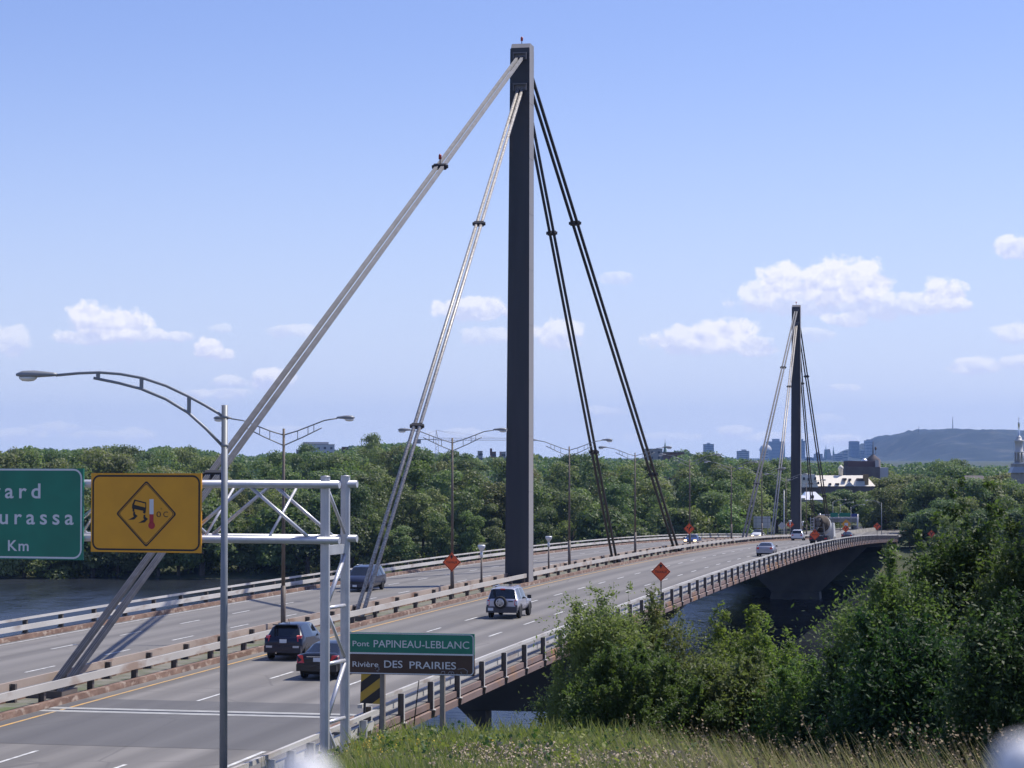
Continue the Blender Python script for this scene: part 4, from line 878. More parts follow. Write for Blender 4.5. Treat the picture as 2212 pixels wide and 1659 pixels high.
for x, yt, yb, l in ((2527,1172,1190,'thin radio mast on the left shoulder of the wooded hill'),(2620,1146,1182,'taller thin radio mast on the crown of the wooded hill')):
    b, t = atS(x, yb, 8950), atS(x, yt, 8950); q = MB(); q.tube([(0,0,0), t-b], [2.2,1.0], 5); tag(q.build('radio_mast', M_mast, None, b), l, 'mast')
M_bl = [mat('tower_glass_a', (.20,.22,.26), .4), mat('tower_stone_b', (.30,.29,.29), .7), mat('tower_pale_c', (.45,.45,.46), .6)]
M_wband = mat('window_band', (.06,.07,.09), .3)
def tower(label, x0, x1, yt, Y, steps=(), m=0, yb=1275, name='high_rise', cat='high-rise', cols=6, rows=10, side=.5, rot=.3):
    a, b = atS(x0, yt, Y), atS(x1, yt, Y); z0 = 4.0; wd = (b.x - a.x); k = math.cos(rot) + side*math.sin(rot); w_ = wd / k; d_ = w_*side + 1
    e = empty(name, ((a.x+b.x)/2, Y, z0), (0,0,rot), label, cat); h = a.z - z0
    q = MB(); q.box((0,0,h/2),(w_,d_,h)); q.build('tower_block', M_bl[m], e)
    g = MB()
    for r in range(rows):
        z = h*(r+.6)/rows
        g.box((0,-d_/2,z),(w_*.9,.4,h/rows*.45)); g.box((w_/2,0,z),(.4,d_*.9,h/rows*.45)); g.box((-w_/2,0,z),(.4,d_*.9,h/rows*.45))
    g.build('window_bands', M_wband, e)
    for sx0, sx1, syt in steps:
        a2, b2 = atS(sx0, syt, Y), atS(sx1, syt, Y); q = MB(); q.box(((a2.x+b2.x-a.x-b.x)/2/1.0*math.cos(rot),0,h+(a2.z-a.z)/2),((b2.x-a2.x)/k,d_*.7,a2.z-a.z)); q.build('roof_block', M_bl[m], e)
    return e
tower('square high-rise alone on the skyline right of the copper steeple',1934,1963,1221,7200,[(1945,1952,1218)])
tower('low wide high-rise block on the skyline, left of the far pylon',2026,2060,1240,7200,[(2040,2052,1236)],1,rows=6)
tower('biggest skyscraper, cross shaped with a stepped top, left of the far pylon',2107,2158,1214,9000,[(2125,2142,1207)],0,rows=14)
tower('slim curved blue tower just right of the far pylon shaft',2196,2214,1212,9000,[(2198,2208,1207)],0,rows=14)
tower('dark slab tower on the skyline left of the pale twin tower',2334,2363,1214,8800,[(2336,2360,1213)],0,rows=14)
tower('pale skyscraper with a stepped shoulder on the skyline beside the hill',2376,2400,1211,8800,[(2383,2397,1208)],2,rows=14)
tower('small brick block between the twin spires and the dark slab tower',2317,2331,1239,7600,[],1,rows=4)
tower('low grey city block at the foot of the twin spired church',2238,2262,1248,8000,[(2243,2252,1244)],1,rows=5)
tower('long low city block right of the twin spires on the skyline',2290,2318,1248,8000,[],1,rows=4)
tower('small low block right beside the dark slab tower',2364,2377,1239,8000,[],0,rows=5)
e = tower('large dome topped block on the skyline left of the cross shaped skyscraper',2090,2112,1240,8200,[],2,rows=4)
q = MB(); q.lathe([(22,0),(22,6),(17,16),(9,22),(0,24)],16,(6,0,atS(2100,1240,8200).z-4)); q.build('dome', M_bl[2], e)
# twin-spired church
P = atS(2277,1262,8200); e = empty('church', (P.x,8200,4), (0,0,0), 'far grey church with two thin spires on the skyline', 'church'); k = 8200/6365.0
q = MB(); q.hexa([(-11*k,-20,0),(11*k,-20,0),(11*k,20,0),(-11*k,20,0)],[(-8*k,-20,atS(0,1236,8200).z-4),(3*k,-20,atS(0,1236,8200).z-2),(6*k,20,atS(0,1240,8200).z-4),(-8*k,20,atS(0,1236,8200).z-4)]); q.build('nave', M_bl[1], e)
for x, yt in ((2269,1222),(2290,1224)): 
    X = (x-2277)*k; z1, z2 = atS(0,1244,8200).z-4, atS(0,yt,8200).z-4; q = MB(); q.lathe([(3.2,0),(3.2,z1),(2.2,z1+4),(0,z2)],6,(X,-21,0)); q.build('spire', mat('copper_green',(.12,.2,.18),.7), e)
# left skyline
M_whitewall = mat('white_cladding', (.50,.53,.58), .7, col2=(.46,.48,.53), nscale=.05); M_brick = mat('red_brick', (.15,.085,.065), .9, col2=(.2,.12,.09), nscale=.3)
def block(label, x0, x1, yt, Y, m, extra=None, name='building', cat='building', dep=14, z0=6, roofm=None):
    a, b = atS(x0, yt, Y), atS(x1, yt, Y); e = empty(name, ((a.x+b.x)/2, Y, z0), (0,0,.1), label, cat); h = a.z - z0; w_ = b.x-a.x
    q = MB(); q.box((0,dep/2,h/2),(w_,dep,h)); q.build('wall', m, e); q = MB(); q.box((0,dep/2,h+.15),(w_+.4,dep+.4,.3)); q.build('roof', roofm or M_bl[1], e)
    nw = min(6, max(2, int(w_/4)))
    for i in range(nw):
        for zz in list(np.arange(h-2.2, max(1, h-14), -3.4))[:2]: g = MB(); g.box((-w_/2 + w_*(i+.5)/nw, -.02, zz), (1.5,.1,1.5)); g.build('window', M_wband, e)
    if extra: extra(e, h, w_)
    return e
def wb(e, h, w_):
    q = MB(); q.box((-w_*.08,8,h+1.0),(w_*.8,10,1.6)); q.build('roof_storey', M_bl[2], e)
block('big white windowless building on the left skyline between two median lamps',832,920,1223,1500,M_whitewall,wb,dep=40)
block('low annex at the left end of the white skyline building',815,834,1238,1495,M_bl[1])
block('small brown brick tower on the skyline right of the big white building',942,957,1230,1200,M_brick)
block('leftmost small grey block on the skyline left of the near pylon',1318,1327,1241,1600,M_bl[1])
block('brick block far off, between two small blocks left of the near pylon',1354,1364,1243,1600,M_brick,lambda e,h,w_: bx(e,'chimney',M_brick,(-w_*.8,2,h),(1.5,1.5,5)))
block('narrow grey block touching the left edge of the near pylon on the skyline',1379,1391,1243,1600,M_bl[1])
block('flat grey school building on the skyline left of the copper steeple',1783,1822,1235,1500,M_bl[1],dep=20)
block('low brown building on the skyline right of the copper steeple',1838,1882,1244,1300,M_brick,dep=20)
block('tiny pale house roof among the trees above the amber sign',494,520,1261,800,M_brick,lambda e,h,w_: bx(e,'roof_vent',M_bl[2],(0,2,h+.6),(w_*.7,2,1.0)))
P = atS(1829,1262,1500); z2 = atS(1829,1212,1500).z; q = MB(); q.lathe([(2.2,0),(2.2,z2-17),(1.5,z2-15),(0,z2-6)],6); e = empty('church_steeple',(P.x,1500,6),(0,0,0),'slender green copper steeple on the skyline right of the dark cables','steeple'); q.build('spire',mat('copper_green',(.12,.2,.18),.7),e); q = MB(); q.box((0,0,z2-6),(.15,.15,3)); q.build('cross',M_dark,e)
# tower crane
Yc = 1500; P = atS(1202,1250,Yc); e = empty('tower_crane',(P.x,Yc,6),(0,0,0),'thin tower crane on the skyline beside the second median lamp','crane'); k = Yc/6365.0; M_crane = mat('crane_steel',(.30,.29,.30),.6)
zj = atS(0,1211,Yc).z - 6; zt_ = atS(0,1183,Yc).z - 6
q = MB()
for sx_ in (-1,1):
    for sy_ in (-1,1): q.tube([(sx_*.9,sy_*.9,0),(sx_*.9,sy_*.9,zj)],.14,4)
z = 0; f = 1
while z < zj - 2: q.tube([(-.9*f,-.9,z),(.9*f,-.9,z+2)],.1,4); q.tube([(-.9*f,.9,z),(.9*f,.9,z+2)],.1,4); z += 2; f = -f
q.build('mast',M_crane,e)
q = MB(); x1 = (1392-1202)*k; n = 24
for zz, yy in ((zj,-.7),(zj,.7),(zj+1.5,0)): q.tube([(0,yy,zz),(x1,yy,zz)],.13,4)
for i in range(n): q.tube([(x1*i/n,-.7,zj),(x1*(i+.5)/n,0,zj+1.5),(x1*(i+1)/n,-.7,zj)],.08,4)
q.build('jib',M_crane,e)
q = MB(); q.tube([(0,0,zj+.6),((1142-1202)*k,0,zj+.6)],.35,4); q.box(((1150-1202)*k,0,zj-.8),(3.5,1.4,2.6)); q.build('counter_jib',M_crane,e)
q = MB(); q.tube([(.8,0,zj),(-.6,0,zt_)],.25,4); q.tube([(-.8,0,zj),(-.6,0,zt_)],.2,4); q.build('tower_head',M_crane,e)
q = MB(); q.tube([(-.6,0,zt_),(x1*.45,0,zj+1.5)],.07,4); q.tube([(-.6,0,zt_),(x1*.85,0,zj+1.5)],.07,4); q.tube([(-.6,0,zt_),((1146-1202)*k,0,zj+.8)],.07,4); q.build('tie_cable',M_crane,e)
# cream roofed monastery-like building on the right
Yb = 660.0; k = Yb/6365.0; P = atS(2305,1345,Yb); z0 = 7.0
e = empty('building',(P.x,Yb,z0),(0,0,0),'long building with a cream mansard roof, dormers and a small cupola','building')
def lz(y): return atS(0,y,Yb).z - z0
def lx(x): return atS(x,1300,Yb).x - P.x
M_cream = mat('cream_roof', (.78,.73,.63), .75, col2=(.70,.65,.56), nscale=.15); M_wallb = mat('dark_stone_wall', (.13,.11,.115), .9, col2=(.17,.15,.15), nscale=.4)
zl, zh = lz(1337), lz(1308); x0, x1 = lx(2206), lx(2404)
q = MB(); q.box(((x0+x1)/2,6,zl/2),(x1-x0,12,zl)); q.build('wall',M_wallb,e)
r = MB(); r.hexa([(x0-.3,-.4,zl),(x1+.3,-.4,zl),(x1+.3,12.4,zl),(x0-.3,12.4,zl)],[(x0-.1,4.6,zh),(x1-1.6,4.6,zh),(x1-1.6,9.0,zh),(x0-.1,9.0,zh)]); ro = r.build('roof',M_cream,e)
q = MB(); q.hexa([(lx(2204),-1.6,zl-.3),(lx(2248),-1.6,zl-.3),(lx(2248),3,zl-.3),(lx(2204),3,zl-.3)],[(lx(2206),-1.0,lz(1304)),(lx(2240),-1.0,lz(1304)),(lx(2240),5,lz(1304)),(lx(2206),5,lz(1304))]); q.build('gable_wing',M_cream,e)
g = MB()
for x, y, yy in ((2209,1316,-1.5),(2240,1316,-1.5),(2248,1328,-1.75),(2222,1318,-1.5)): g.box((lx(x),yy,lz(y)),(.55,.3,.8))
g.build('window',M_wband,e)
g = MB()
for x, y, w_ in ((2325,1318,9),(2340,1319,4.5)): g.box((lx(x),2.0,lz(y)),(w_*k,2.4,.62))
for x, y, w_ in ((2283,1331,6),(2303,1331,10)): g.box((lx(x),.6,lz(y)),(w_*k,1.6,.5))
g.box((lx(2370),1.6,lz(1319)),(2.4,2.4,.75)); g.build('dormer_window',mat('dormer_dark',(.10,.08,.08),.7),e)
q = MB(); q.box((lx(2365),.9,lz(1330)),(2.6,2.2,1.3)); q.build('lift_housing',M_whitewall,e)
q = MB(); q.box((lx(2382),1.0,lz(1320)),(1.4,1.6,3.2)); q.build('chimney',mat('ochre_brick',(.30,.2,.1),.9),e)
q = MB(); q.hexa([(lx(2322),-1.2,zl),(lx(2347),-1.2,zl),(lx(2347),3,zl),(lx(2322),3,zl)],[(lx(2334),-1.2,lz(1325)),(lx(2335),-1.2,lz(1325)),(lx(2335),3,lz(1325)),(lx(2334),3,lz(1325))]); q.build('porch_gable',M_whitewall,e)
q = MB(); q.lathe([(.62,lz(1309)),(.62,lz(1290)),(.85,lz(1289)),(.7,lz(1284)),(.35,lz(1281)),(0,lz(1278))],12,(lx(2319),5,0)); q.build('cupola',M_cream,e)
# dark building behind it
Yb2 = 720.0; P2 = atS(2375,1345,Yb2); e = empty('building',(P2.x,Yb2,7),(0,0,0),'dark brown flat-roofed building with a white side wing behind the cream roof','building')
def l2(x, y): p_ = atS(x,y,Yb2); return p_.x-P2.x, p_.z-7
xa, za = l2(2326,1284); xb, _ = l2(2420,1284); q = MB(); q.box(((xa+xb)/2,7,za/2),(xb-xa,14,za)); q.build('wall',M_wallb,e)
xa, zc = l2(2336,1268); q = MB(); q.box(((xa+xb)/2,8,(za+zc)/2),(xb-xa,10,zc-za)); q.build('upper_storey',mat('plum_brick',(.12,.085,.09),.9),e)
xc, zd_ = l2(2447,1286); q = MB(); q.box(((xb+xc)/2,8,zd_/2),(xc-xb,10,zd_)); q.build('side_wing',M_whitewall,e)
q = MB(); X, Z = l2(2415,1270); q.box((X,2.7,Z-.8),(1.0,.8,2.6)); q.build('corner_pier',M_bl[2],e)
# monument and dome behind
Yb3 = 800.0; P3 = atS(2401,1275,Yb3); e = empty('monument',(P3.x,Yb3,8),(0,0,0),'dark cone roof with a thin mast above the dark brown building','monument')
q = MB(); z1 = atS(0,1264,Yb3).z-8; z2 = atS(0,1250,Yb3).z-8; z3 = atS(0,1215,Yb3).z-8; q.lathe([(2.6,0),(2.6,z1),(.4,z2),(.12,z2+.5)],12); q.build('cone_roof',M_wallb,e); q = MB(); q.lathe([(.22,z2),(.1,z3),(0,z3+.2)],6); q.build('mast',M_wallb,e); q = MB(); q.lathe([(0,z3-3),(.3,z3-2.7),(.4,z3-2.3),(.2,z3-1.7),(0,z3-1.6)],8,(.9,0,0)); q.tube([(0,0,z3-4.5),(.9,0,z3-4),(.9,0,z3-3)],.07,5); q.build('lantern',M_wallb,e)
P4 = atS(2377,1266,780); q = MB(); z1 = atS(0,1261,780).z-8; q.lathe([(1.1,0),(1.1,z1-1.2),(.9,z1-.4),(.4,z1),(0,z1+.05)],12); tag(q.build('domed_turret',mat('white_tin',(.75,.76,.78),.3,.6),None,(P4.x,780,8)),'tiny white tin dome among the trees above the dark brick building','dome')
# house with glaring tin roof
Yb5 = 600.0; P5 = atS(2238,1376,Yb5); e = empty('house',(P5.x,Yb5,7),(0,0,.1),'house with a glaring white tin roof among the trees right of the far pylon','house')
M_tin = mat('bright_tin', (.93,.93,.94), .22, .35)
z1 = atS(0,1374,Yb5).z-7; z2 = atS(0,1353,Yb5).z-7
q = MB(); q.box((0,3,z1/2),(4.6,6,z1)); q.build('wall',M_whitewall,e)
q = MB(); q.hexa([(-2.5,-.6,z1),(2.6,-.6,z1),(2.6,6.4,z1),(-2.5,6.4,z1)],[(-1.6,2.5,z2),(1.0,2.5,z2),(1.0,3.5,z2),(-1.6,3.5,z2)]); q.build('roof',M_tin,e)
q = MB(); q.hexa([(-4.6,-.4,z1+.5),(-2.2,-.4,z1+.4),(-2.2,4,z1+.4),(-4.6,4,z1+.5)],[(-4.4,1,z1+1.0),(-2.2,1,z1+1.1),(-2.2,3,z1+1.1),(-4.4,3,z1+1.0)]); q.build('porch_roof',M_tin,e)
q = MB(); q.box((-.3,.4,z1+.75),(.7,.9,.8)); q.build('dormer',M_wallb,e)
# right: dark roofed house, green copper top
Yb6 = 560.0; P6 = atS(2680,1345,Yb6); e = empty('house',(P6.x,Yb6,7),(0,0,-.1),'house with a dark slate roof half buried in the trees on the right','house'); z1 = atS(0,1328,Yb6).z-7; z2 = atS(0,1308,Yb6).z-7
q = MB(); q.box((0,3,z1/2),(5.6,6,z1)); q.build('wall',M_whitewall,e); q = MB(); q.hexa([(-3.2,-.5,z1),(3.2,-.5,z1),(3.2,6.5,z1),(-3.2,6.5,z1)],[(-2.0,2.8,z2),(2.2,2.8,z2),(2.2,3.2,z2),(-2.0,3.2,z2)]); q.build('roof',mat('slate_roof',(.10,.085,.09),.7),e)
# church steeple at the right edge
Yb7 = 620.0; P7 = atS(2803,1345,Yb7); e = empty('church',(P7.x,Yb7,7),(0,0,0),'white tiered church steeple with a cross, cut by the right edge of the photo','church')
def hz(y): return atS(0,y,Yb7).z-7
k = Yb7/6365.0; M_st = mat('steeple_white', (.55,.55,.55), .5, col2=(.5,.5,.52), nscale=1); M_sil = mat('steeple_tin', (.8,.78,.72), .2, .8)
q = MB(); q.box((0,0,hz(1275)/2),(38*k,38*k,hz(1275))); q.build('tower',M_conc,e)
q = MB(); q.hexa([(-26*k,-26*k,hz(1300)),(26*k,-26*k,hz(1300)),(26*k,26*k,hz(1300)),(-26*k,26*k,hz(1300))],[(-14*k,-14*k,hz(1272)),(14*k,-14*k,hz(1272)),(14*k,14*k,hz(1272)),(-14*k,14*k,hz(1272))]); q.build('skirt_roof',mat('grey_tin',(.35,.38,.40),.45,.3),e)
q = MB(); q.lathe([(9*k,hz(1272)),(9*k,hz(1245)),(13*k,hz(1245)),(13*k,hz(1242)),(11*k,hz(1240)),(11*k,hz(1215)),(13*k,hz(1214)),(13*k,hz(1210)),(8*k,hz(1209)),(8*k,hz(1203)),(3*k,hz(1198))],8); q.build('belfry',M_st,e)
q = MB()
for i in range(8):
    a = 2*math.pi*i/8; q.tube([(11.5*k*math.cos(a),11.5*k*math.sin(a),hz(1272)),(11.5*k*math.cos(a),11.5*k*math.sin(a),hz(1245))],1.6*k,6)
q.build('belfry_columns',M_st,e)
q = MB(); q.lathe([(10.5*k,hz(1240)),(9*k,hz(1230)),(6*k,hz(1224)),(11.2*k,hz(1223))],10); q.lathe([(7*k,hz(1209)),(6.5*k,hz(1203)),(3.2*k,hz(1199)),(2.6*k,hz(1166)),(3.4*k,hz(1164)),(2*k,hz(1161)),(.5*k,hz(1159))],10); q.build('spire',M_sil,e)
q = MB(); q.box((0,0,hz(1154)),(.7*k,.7*k,14*k)); q.box((0,0,hz(1152)),(5*k,.7*k,.7*k)); q.build('cross',M_dark,e)
# ------------------------------------------------------------------ far end of the road: gantry, overpass, lamps, signs
Yg = 540.0; P = atS(2335,1445,Yg); e = empty('sign_gantry',(P.x,Yg,6.8),(0,0,0),'distant gantry with green and blue panels beyond the bridge','sign gantry'); k = Yg/6365.0
def fz(y): return atS(0,y,Yg).z-6.8
def fx(x): return atS(x,1400,Yg).x-P.x
q = MB(); q.box((fx(2358),0,fz(1435)/1.0),(.35,.35,2*fz(1435)-.2)) if False else q.tube([(fx(2358),0,-1),(fx(2358),0,fz(1414))],.2,6); q.tube([(fx(2255),0,-1),(fx(2255),0,fz(1412))],.2,6); q.build('leg',M_galvl,e)
q = MB(); q.box(((fx(2250)+fx(2362))/2,0,fz(1416)),(fx(2362)-fx(2250),.25,.3)); q.build('beam',M_galvl,e)
q = MB(); q.box(((fx(2283)+fx(2304))/2,-.25,fz(1416)),(fx(2304)-fx(2283),.1,1.0)); q.build('green_panel',M_sgreen,e); q = MB(); q.box(((fx(2307)+fx(2338))/2,-.25,fz(1416)),(fx(2338)-fx(2307),.1,.95)); q.build('green_panel',M_sgreen,e)
q = MB(); q.box(((fx(2340)+fx(2358))/2,-.25,fz(1417)),(fx(2358)-fx(2340),.1,.8)); q.build('blue_panel',mat('sign_blue',(.03,.06,.25),.5),e)
Yo = 556.0; P = atS(2318,1440,Yo); k = Yo/6365.; e = empty('overpass',(P.x,Yo,6.6),(0,0,0),'short grey concrete overpass under the distant gantry panels','overpass'); 
q = MB(); q.box((0,2,atS(0,1429,Yo).z-6.6),(7.5,5,1.2)); q.build('deck',M_conc,e); q = MB(); q.box((-3.2,2,.6),(.8,4,2.2)); q.box((3.0,2,.6),(.8,4,2.2)); q.build('abutment',M_conc,e); q = MB(); q.box((0,-.5,atS(0,1424,Yo).z-6.6),(7.6,.15,.3)); q.build('parapet',M_whitewall,e)
P = at(1828,1132,530); e = empty('road_sign',(P.x,530,6.8),(0,0,0),'yellow diamond warning sign with a white tab far beyond the mixer truck','road sign'); z = P.z-6.8; q = MB(); q.poly([(0,z-1.1),(1.1,z),(0,z+1.1),(-1.1,z)],-.03,.03); q.build('panel',M_syel,e); q = MB(); q.box((0,-.04,z-.1),(.8,.04,.7)); q.build('tab',M_sign_w,e); q = MB(); q.box((0,.05,z/2-.5),(.12,.08,z)); q.build('post',M_dark,e)
P = atS(2522,1441,540); e = empty('road_sign',(P.x,540,6.6),(0,0,-.2),'small green road sign on posts beyond the bridge end','road sign'); z = P.z-6.6; q = MB(); q.box((0,0,z),(4.0,.08,.85)); q.build('panel',M_sgreen,e); q = MB(); q.box((-1.6,.1,z/2-.3),(.12,.1,z+.8)); q.box((1.7,.1,z/2-.3),(.12,.1,z+.8)); q.build('post',M_alu,e)
for xd, ytop, Y, l in ((1904,1086,500,'single-armed far lamp standing behind the orange diamond at the bridge end'),(1838,1095,536,'rightmost of three curved far lamps over the mixer truck'),(1815,1090,546,'middle one of the curved far lamps above the mixer truck'),(1799,1084,550,'leftmost curved far lamp directly above the mixer drum')):
    P = at(xd, ytop, Y); single_lamp('street_lamp',(P.x,Y,6.2),.1 if xd > 1900 else .3,l,P.z-6.2,dirx=-1 if xd > 1900 else 1,k=.62,group='lamps along the far approach road')
P = at(1693.5, 1058, 440); q = MB(); q.tube([(0,0,0),(0,0,P.z-6)],[.14,.09],8); q.box((0,0,P.z-6),(.3,.2,.1)); tag(q.build('lamp_pole',M_galv,None,(P.x,440,6)),'bare pale pole without arms just left of the far pylon','pole')
# jersey barrier of the far approach
q = MB(); vs = []
for i in range(30):
    qy, c_, a = far_curve(S_END + 4 + i*6)
    for w_, z_ in ((-.3,7.3),(-.12,8.1),(.12,8.1),(.3,7.3)): vs.append((c_ + w_*math.cos(a), qy - w_*math.sin(a), z_))
q.add(vs, [(4*i+j,4*i+4+j,4*i+5+j,4*i+1+j) for i in range(29) for j in range(3)] + [(0,1,2,3)]); tag(q.build('concrete_barrier',M_conc,None,BR,BROT),'pale concrete barrier curving right beyond the bridge end','barrier')
# ------------------------------------------------------------------ trees on the far bank
def leaf_quads(C, Nn, size, asp=.6, rs=None):
    n = len(C); a = rs.normal(size=(n,3)); a -= (a*Nn).sum(1)[:,None]*Nn; a /= np.linalg.norm(a,axis=1)[:,None]+1e-9; b = np.cross(Nn,a)
    L_ = (size*(.5+1.0*rs.random(n)))[:,None]; 
    V = np.stack([C - a*L_*.5, C + b*L_*asp*.5 - a*L_*.05, C + a*L_*.5, C - b*L_*asp*.5 + a*L_*.05],1)
    return V.reshape(-1,3)
def far_tree(name, h, wd, seed, n=6500, size=.47, shape='round', mats=None, trunk=True):
    rs = np.random.default_rng(seed); nl = 30 if shape != 'column' else 16
    C, Nn = [], []
    for i in range(nl):
        t = rs.random(); 
        if shape == 'round': zc = h*(.10+.78*t); rad = wd*.5*math.sqrt(max(.08, 1-((t-.42)/.66)**2))*.78
        elif shape == 'column': zc = h*(.1+.82*t); rad = wd*.5*(1-.6*t)*.6
        else: zc = h*(.12+.7*t); rad = wd*.5*(1-.45*t)*.8
        a = 2*math.pi*rs.random(); rr = rad*math.sqrt(rs.random()); c = np.array([rr*math.cos(a), rr*math.sin(a), zc]); lr = wd*(.10+.17*rs.random())
        k = n//nl; d = rs.normal(size=(k,3)); d /= np.linalg.norm(d,axis=1)[:,None]; d[:,2] = np.where(d[:,2] < -.3, -d[:,2], d[:,2])
        r = lr*(.62+.45*rs.random(k))[:,None]*np.array([1,1,.82]); C.append(c + d*r); nn = d + .55*rs.normal(size=(k,3)); Nn.append(nn/np.linalg.norm(nn,axis=1)[:,None])
    C = np.concatenate(C); Nn = np.concatenate(Nn); V = leaf_quads(C, Nn, size, .7, rs); Q = np.arange(len(V)).reshape(-1,4)
    mi = np.zeros(len(Q), int)
    if trunk:
        q = MB(); q.tube([(0,0,-.5),(.1,0,h*.3),(-.1,.1,h*.62)],[wd*.04,wd*.03,wd*.012],6,cap=False)
        for i in range(4):
            a = i*1.7; q.tube([(0,0,h*(.22+.08*i)),(wd*.28*math.cos(a),wd*.28*math.sin(a),h*(.4+.09*i))],[wd*.018,.03],4,cap=False)
        o = len(V); V = np.concatenate([V, np.array([v[:] for v in q.v])]); Q = np.concatenate([Q, np.array(q.f)+o]); mi = np.concatenate([mi, np.ones(len(q.f), int)])
    me = np_mesh(name, V, Q, mi); 
    for m_ in mats: me.materials.append(m_)
    return me, h, wd
def leafmat(n, c, c2, c3=None, tr=.25, sc=.35): return mat(n, c, .55, col2=c2, nscale=sc, ndetail=2, trans=tr+.08, objvar=.28, col3=c3, n3=.9, spec=.3)
ML = [leafmat('leaf_mid', (.15,.19,.082),(.19,.228,.10)), leafmat('leaf_dark', (.108,.148,.068),(.14,.18,.082)), leafmat('leaf_olive', (.155,.172,.078),(.19,.20,.095)), leafmat('leaf_bright', (.16,.205,.076),(.128,.17,.066))]
M_bark = mat('bark', (.07,.055,.045), .9, col2=(.10,.085,.07), nscale=3, stretch=(1,1,.2))
KINDS = []
for i, (sh, w_, h_, m_, nm, ds) in enumerate([('round',9,15,0,'leafy_tree','mid green rounded tree'),('round',11,15,1,'leafy_tree','dark green broad tree'),('column',7,17,0,'poplar_tree','tall narrow green tree'),('round',10,14,2,'leafy_tree','olive green rounded tree'),
      ('round',12,16,0,'leafy_tree','wide spreading mid green tree'),('bush',9,9,3,'shrub','bright green shrub'),('bush',10,10,1,'shrub','dark low shrub'),('round',8,14,3,'leafy_tree','bright green rounded tree')]):
    KINDS.append((far_tree(nm+'_mesh', h_, w_, 100+i, shape=sh, mats=[ML[m_], M_bark]), nm, ds, sh))
SKX = [-60,0,60,120,200,300,350,420,480,560,640,700,760,820,880,930,1000,1080,1160,1250,1350,1450,1480,1510,1600,1700,1780,1850,1930,2000,2100,2212,2280]
SKY_ = [976,979,966,970,970,976,962,966,984,984,978,978,962,958,956,976,984,986,986,986,994,988,976,986,992,996,996,1000,1004,996,1004,1008,1008]
LAND = [(-60,180,'above the green sign'),(180,330,'above the amber sign'),(330,480,'left of the foreground lamp'),(480,610,'right of the foreground lamp'),(610,740,'left of the gantry legs'),(740,860,'left of the pale inner cables'),(860,980,'right of the pale inner cables'),
 (980,1100,'left of the near pylon'),(1100,1235,'right of the near pylon'),(1235,1375,'behind the inner dark cables'),(1375,1490,'behind the outer dark cables'),(1490,1590,'above the blue oncoming car'),(1590,1690,'behind the far pale cables'),(1690,1790,'right behind the far pylon'),(1790,1900,'above the concrete mixer'),(1900,2010,'above the bridge end'),(2010,2300,'at the right of the photo')]
ROWS = [(478,118,'at the far waterline',34,(5,6,7,0)),(488,85,'in the front far row',32,(0,1,2,7,4)),(503,58,'in the second far row',28,(0,1,3,4,2)),(525,40,'in the middle far row',26,(0,3,4,7,2)),(556,24,'in the higher far row',25,(0,1,3,4)),(600,12,'in the upper far row',24,(0,1,3,4)),(660,4,'near the wood top',23,(0,1,4,3)),(740,1,'on the far skyline',22,(1,0,4)),(850,0,'on the farthest skyline',20,(1,0,4))]
rt = random.Random(21); ntree = 0
for ri, (Yr, off, rdesc, cnt, kinds) in enumerate(ROWS):
    for i in range(cnt):
        xd = -50 + 2330*(i + .5 + rt.uniform(-.42,.42))/cnt; Y = Yr + rt.uniform(-.35,.35)*(8 if ri < 3 else 26)
        top = np.interp(xd, SKX, SKY_) + off + rt.gauss(0, 13 if ri < 5 else 9) + rt.choice([0,0,0,-10 if ri > 2 else 0])
        if ri == 0: top += rt.uniform(-15,55)
        if 1725 < xd < 1935:                       # keep the buildings and the road end in view
            if Y < 600: top = max(top, 1088 + rt.uniform(-8,16) if xd > 1780 else 1062 + rt.uniform(-6,14))
            elif Y < 690: top = max(top, 1056 + rt.uniform(0,14))
            else: top = max(top, 1003 if xd < 1800 else 1012)
        if 1680 < xd < 1770 and Y < 640: top = max(top, 1084)
        if xd > 2170 and Y < 700: top = max(top, 1030)
        p = at(xd, top, Y); s_, w_ = sw(p.x, Y)
        fy, fc, _a = far_curve(max(s_, S_END))
        if s_ > 285 and abs(w_ - (fc if s_ > S_END else 0)) < 17 and Y < 600 and s_ < 440: continue
        if 1725 < xd < 1935 and 630 < Y < 740 : continue
        gz = float(ground_h(p.x, Y)); h = p.z - gz
        if h < 3: continue
        kx = rt.choice(kinds); (me, hh, ww), nm, ds, sh = KINDS[kx]
        if h < 8 and sh != 'bush' : kx = rt.choice((5,6)); (me, hh, ww), nm, ds, sh = KINDS[kx]
        o = bpy.data.objects.new(nm, me); COL.objects.link(o); o.location = (p.x, Y, gz - .3); sz = h/(hh*.955)
        sxy = sz*rt.uniform(.85,1.2) if ri < 5 else rt.uniform(.95,1.35); sxy = max(sxy, .75 if sh != 'bush' else .6)
        o.scale = (sxy, sxy, sz); o.rotation_euler = (0, 0, rt.uniform(0, 6.28))
        lm = next(l for a, b, l in LAND if a <= xd < b)
        tag(o, '%s %s %s' % (ds, rdesc, lm), 'shrub' if nm == 'shrub' else 'tree', 'trees of the far river bank'); ntree += 1
def plant(xd, top, Y, kinds, where, wmul=1.0):
    p = at(xd, top, Y); gz = float(ground_h(p.x, Y)); h = p.z - gz
    if h < 2: return
    (me, hh, ww), nm, ds, sh = KINDS[rt.choice(kinds)]; o = bpy.data.objects.new(nm, me); COL.objects.link(o); o.location = (p.x, Y, gz - .3); sz = h/(hh*.955); sxy = max(sz*wmul, .55)
    o.scale = (sxy*rt.uniform(.9,1.15), sxy*rt.uniform(.9,1.15), sz); o.rotation_euler = (0,0,rt.uniform(0,6.28)); tag(o, ds + ' ' + where, 'shrub' if nm == 'shrub' else 'tree', 'trees of the far river bank')
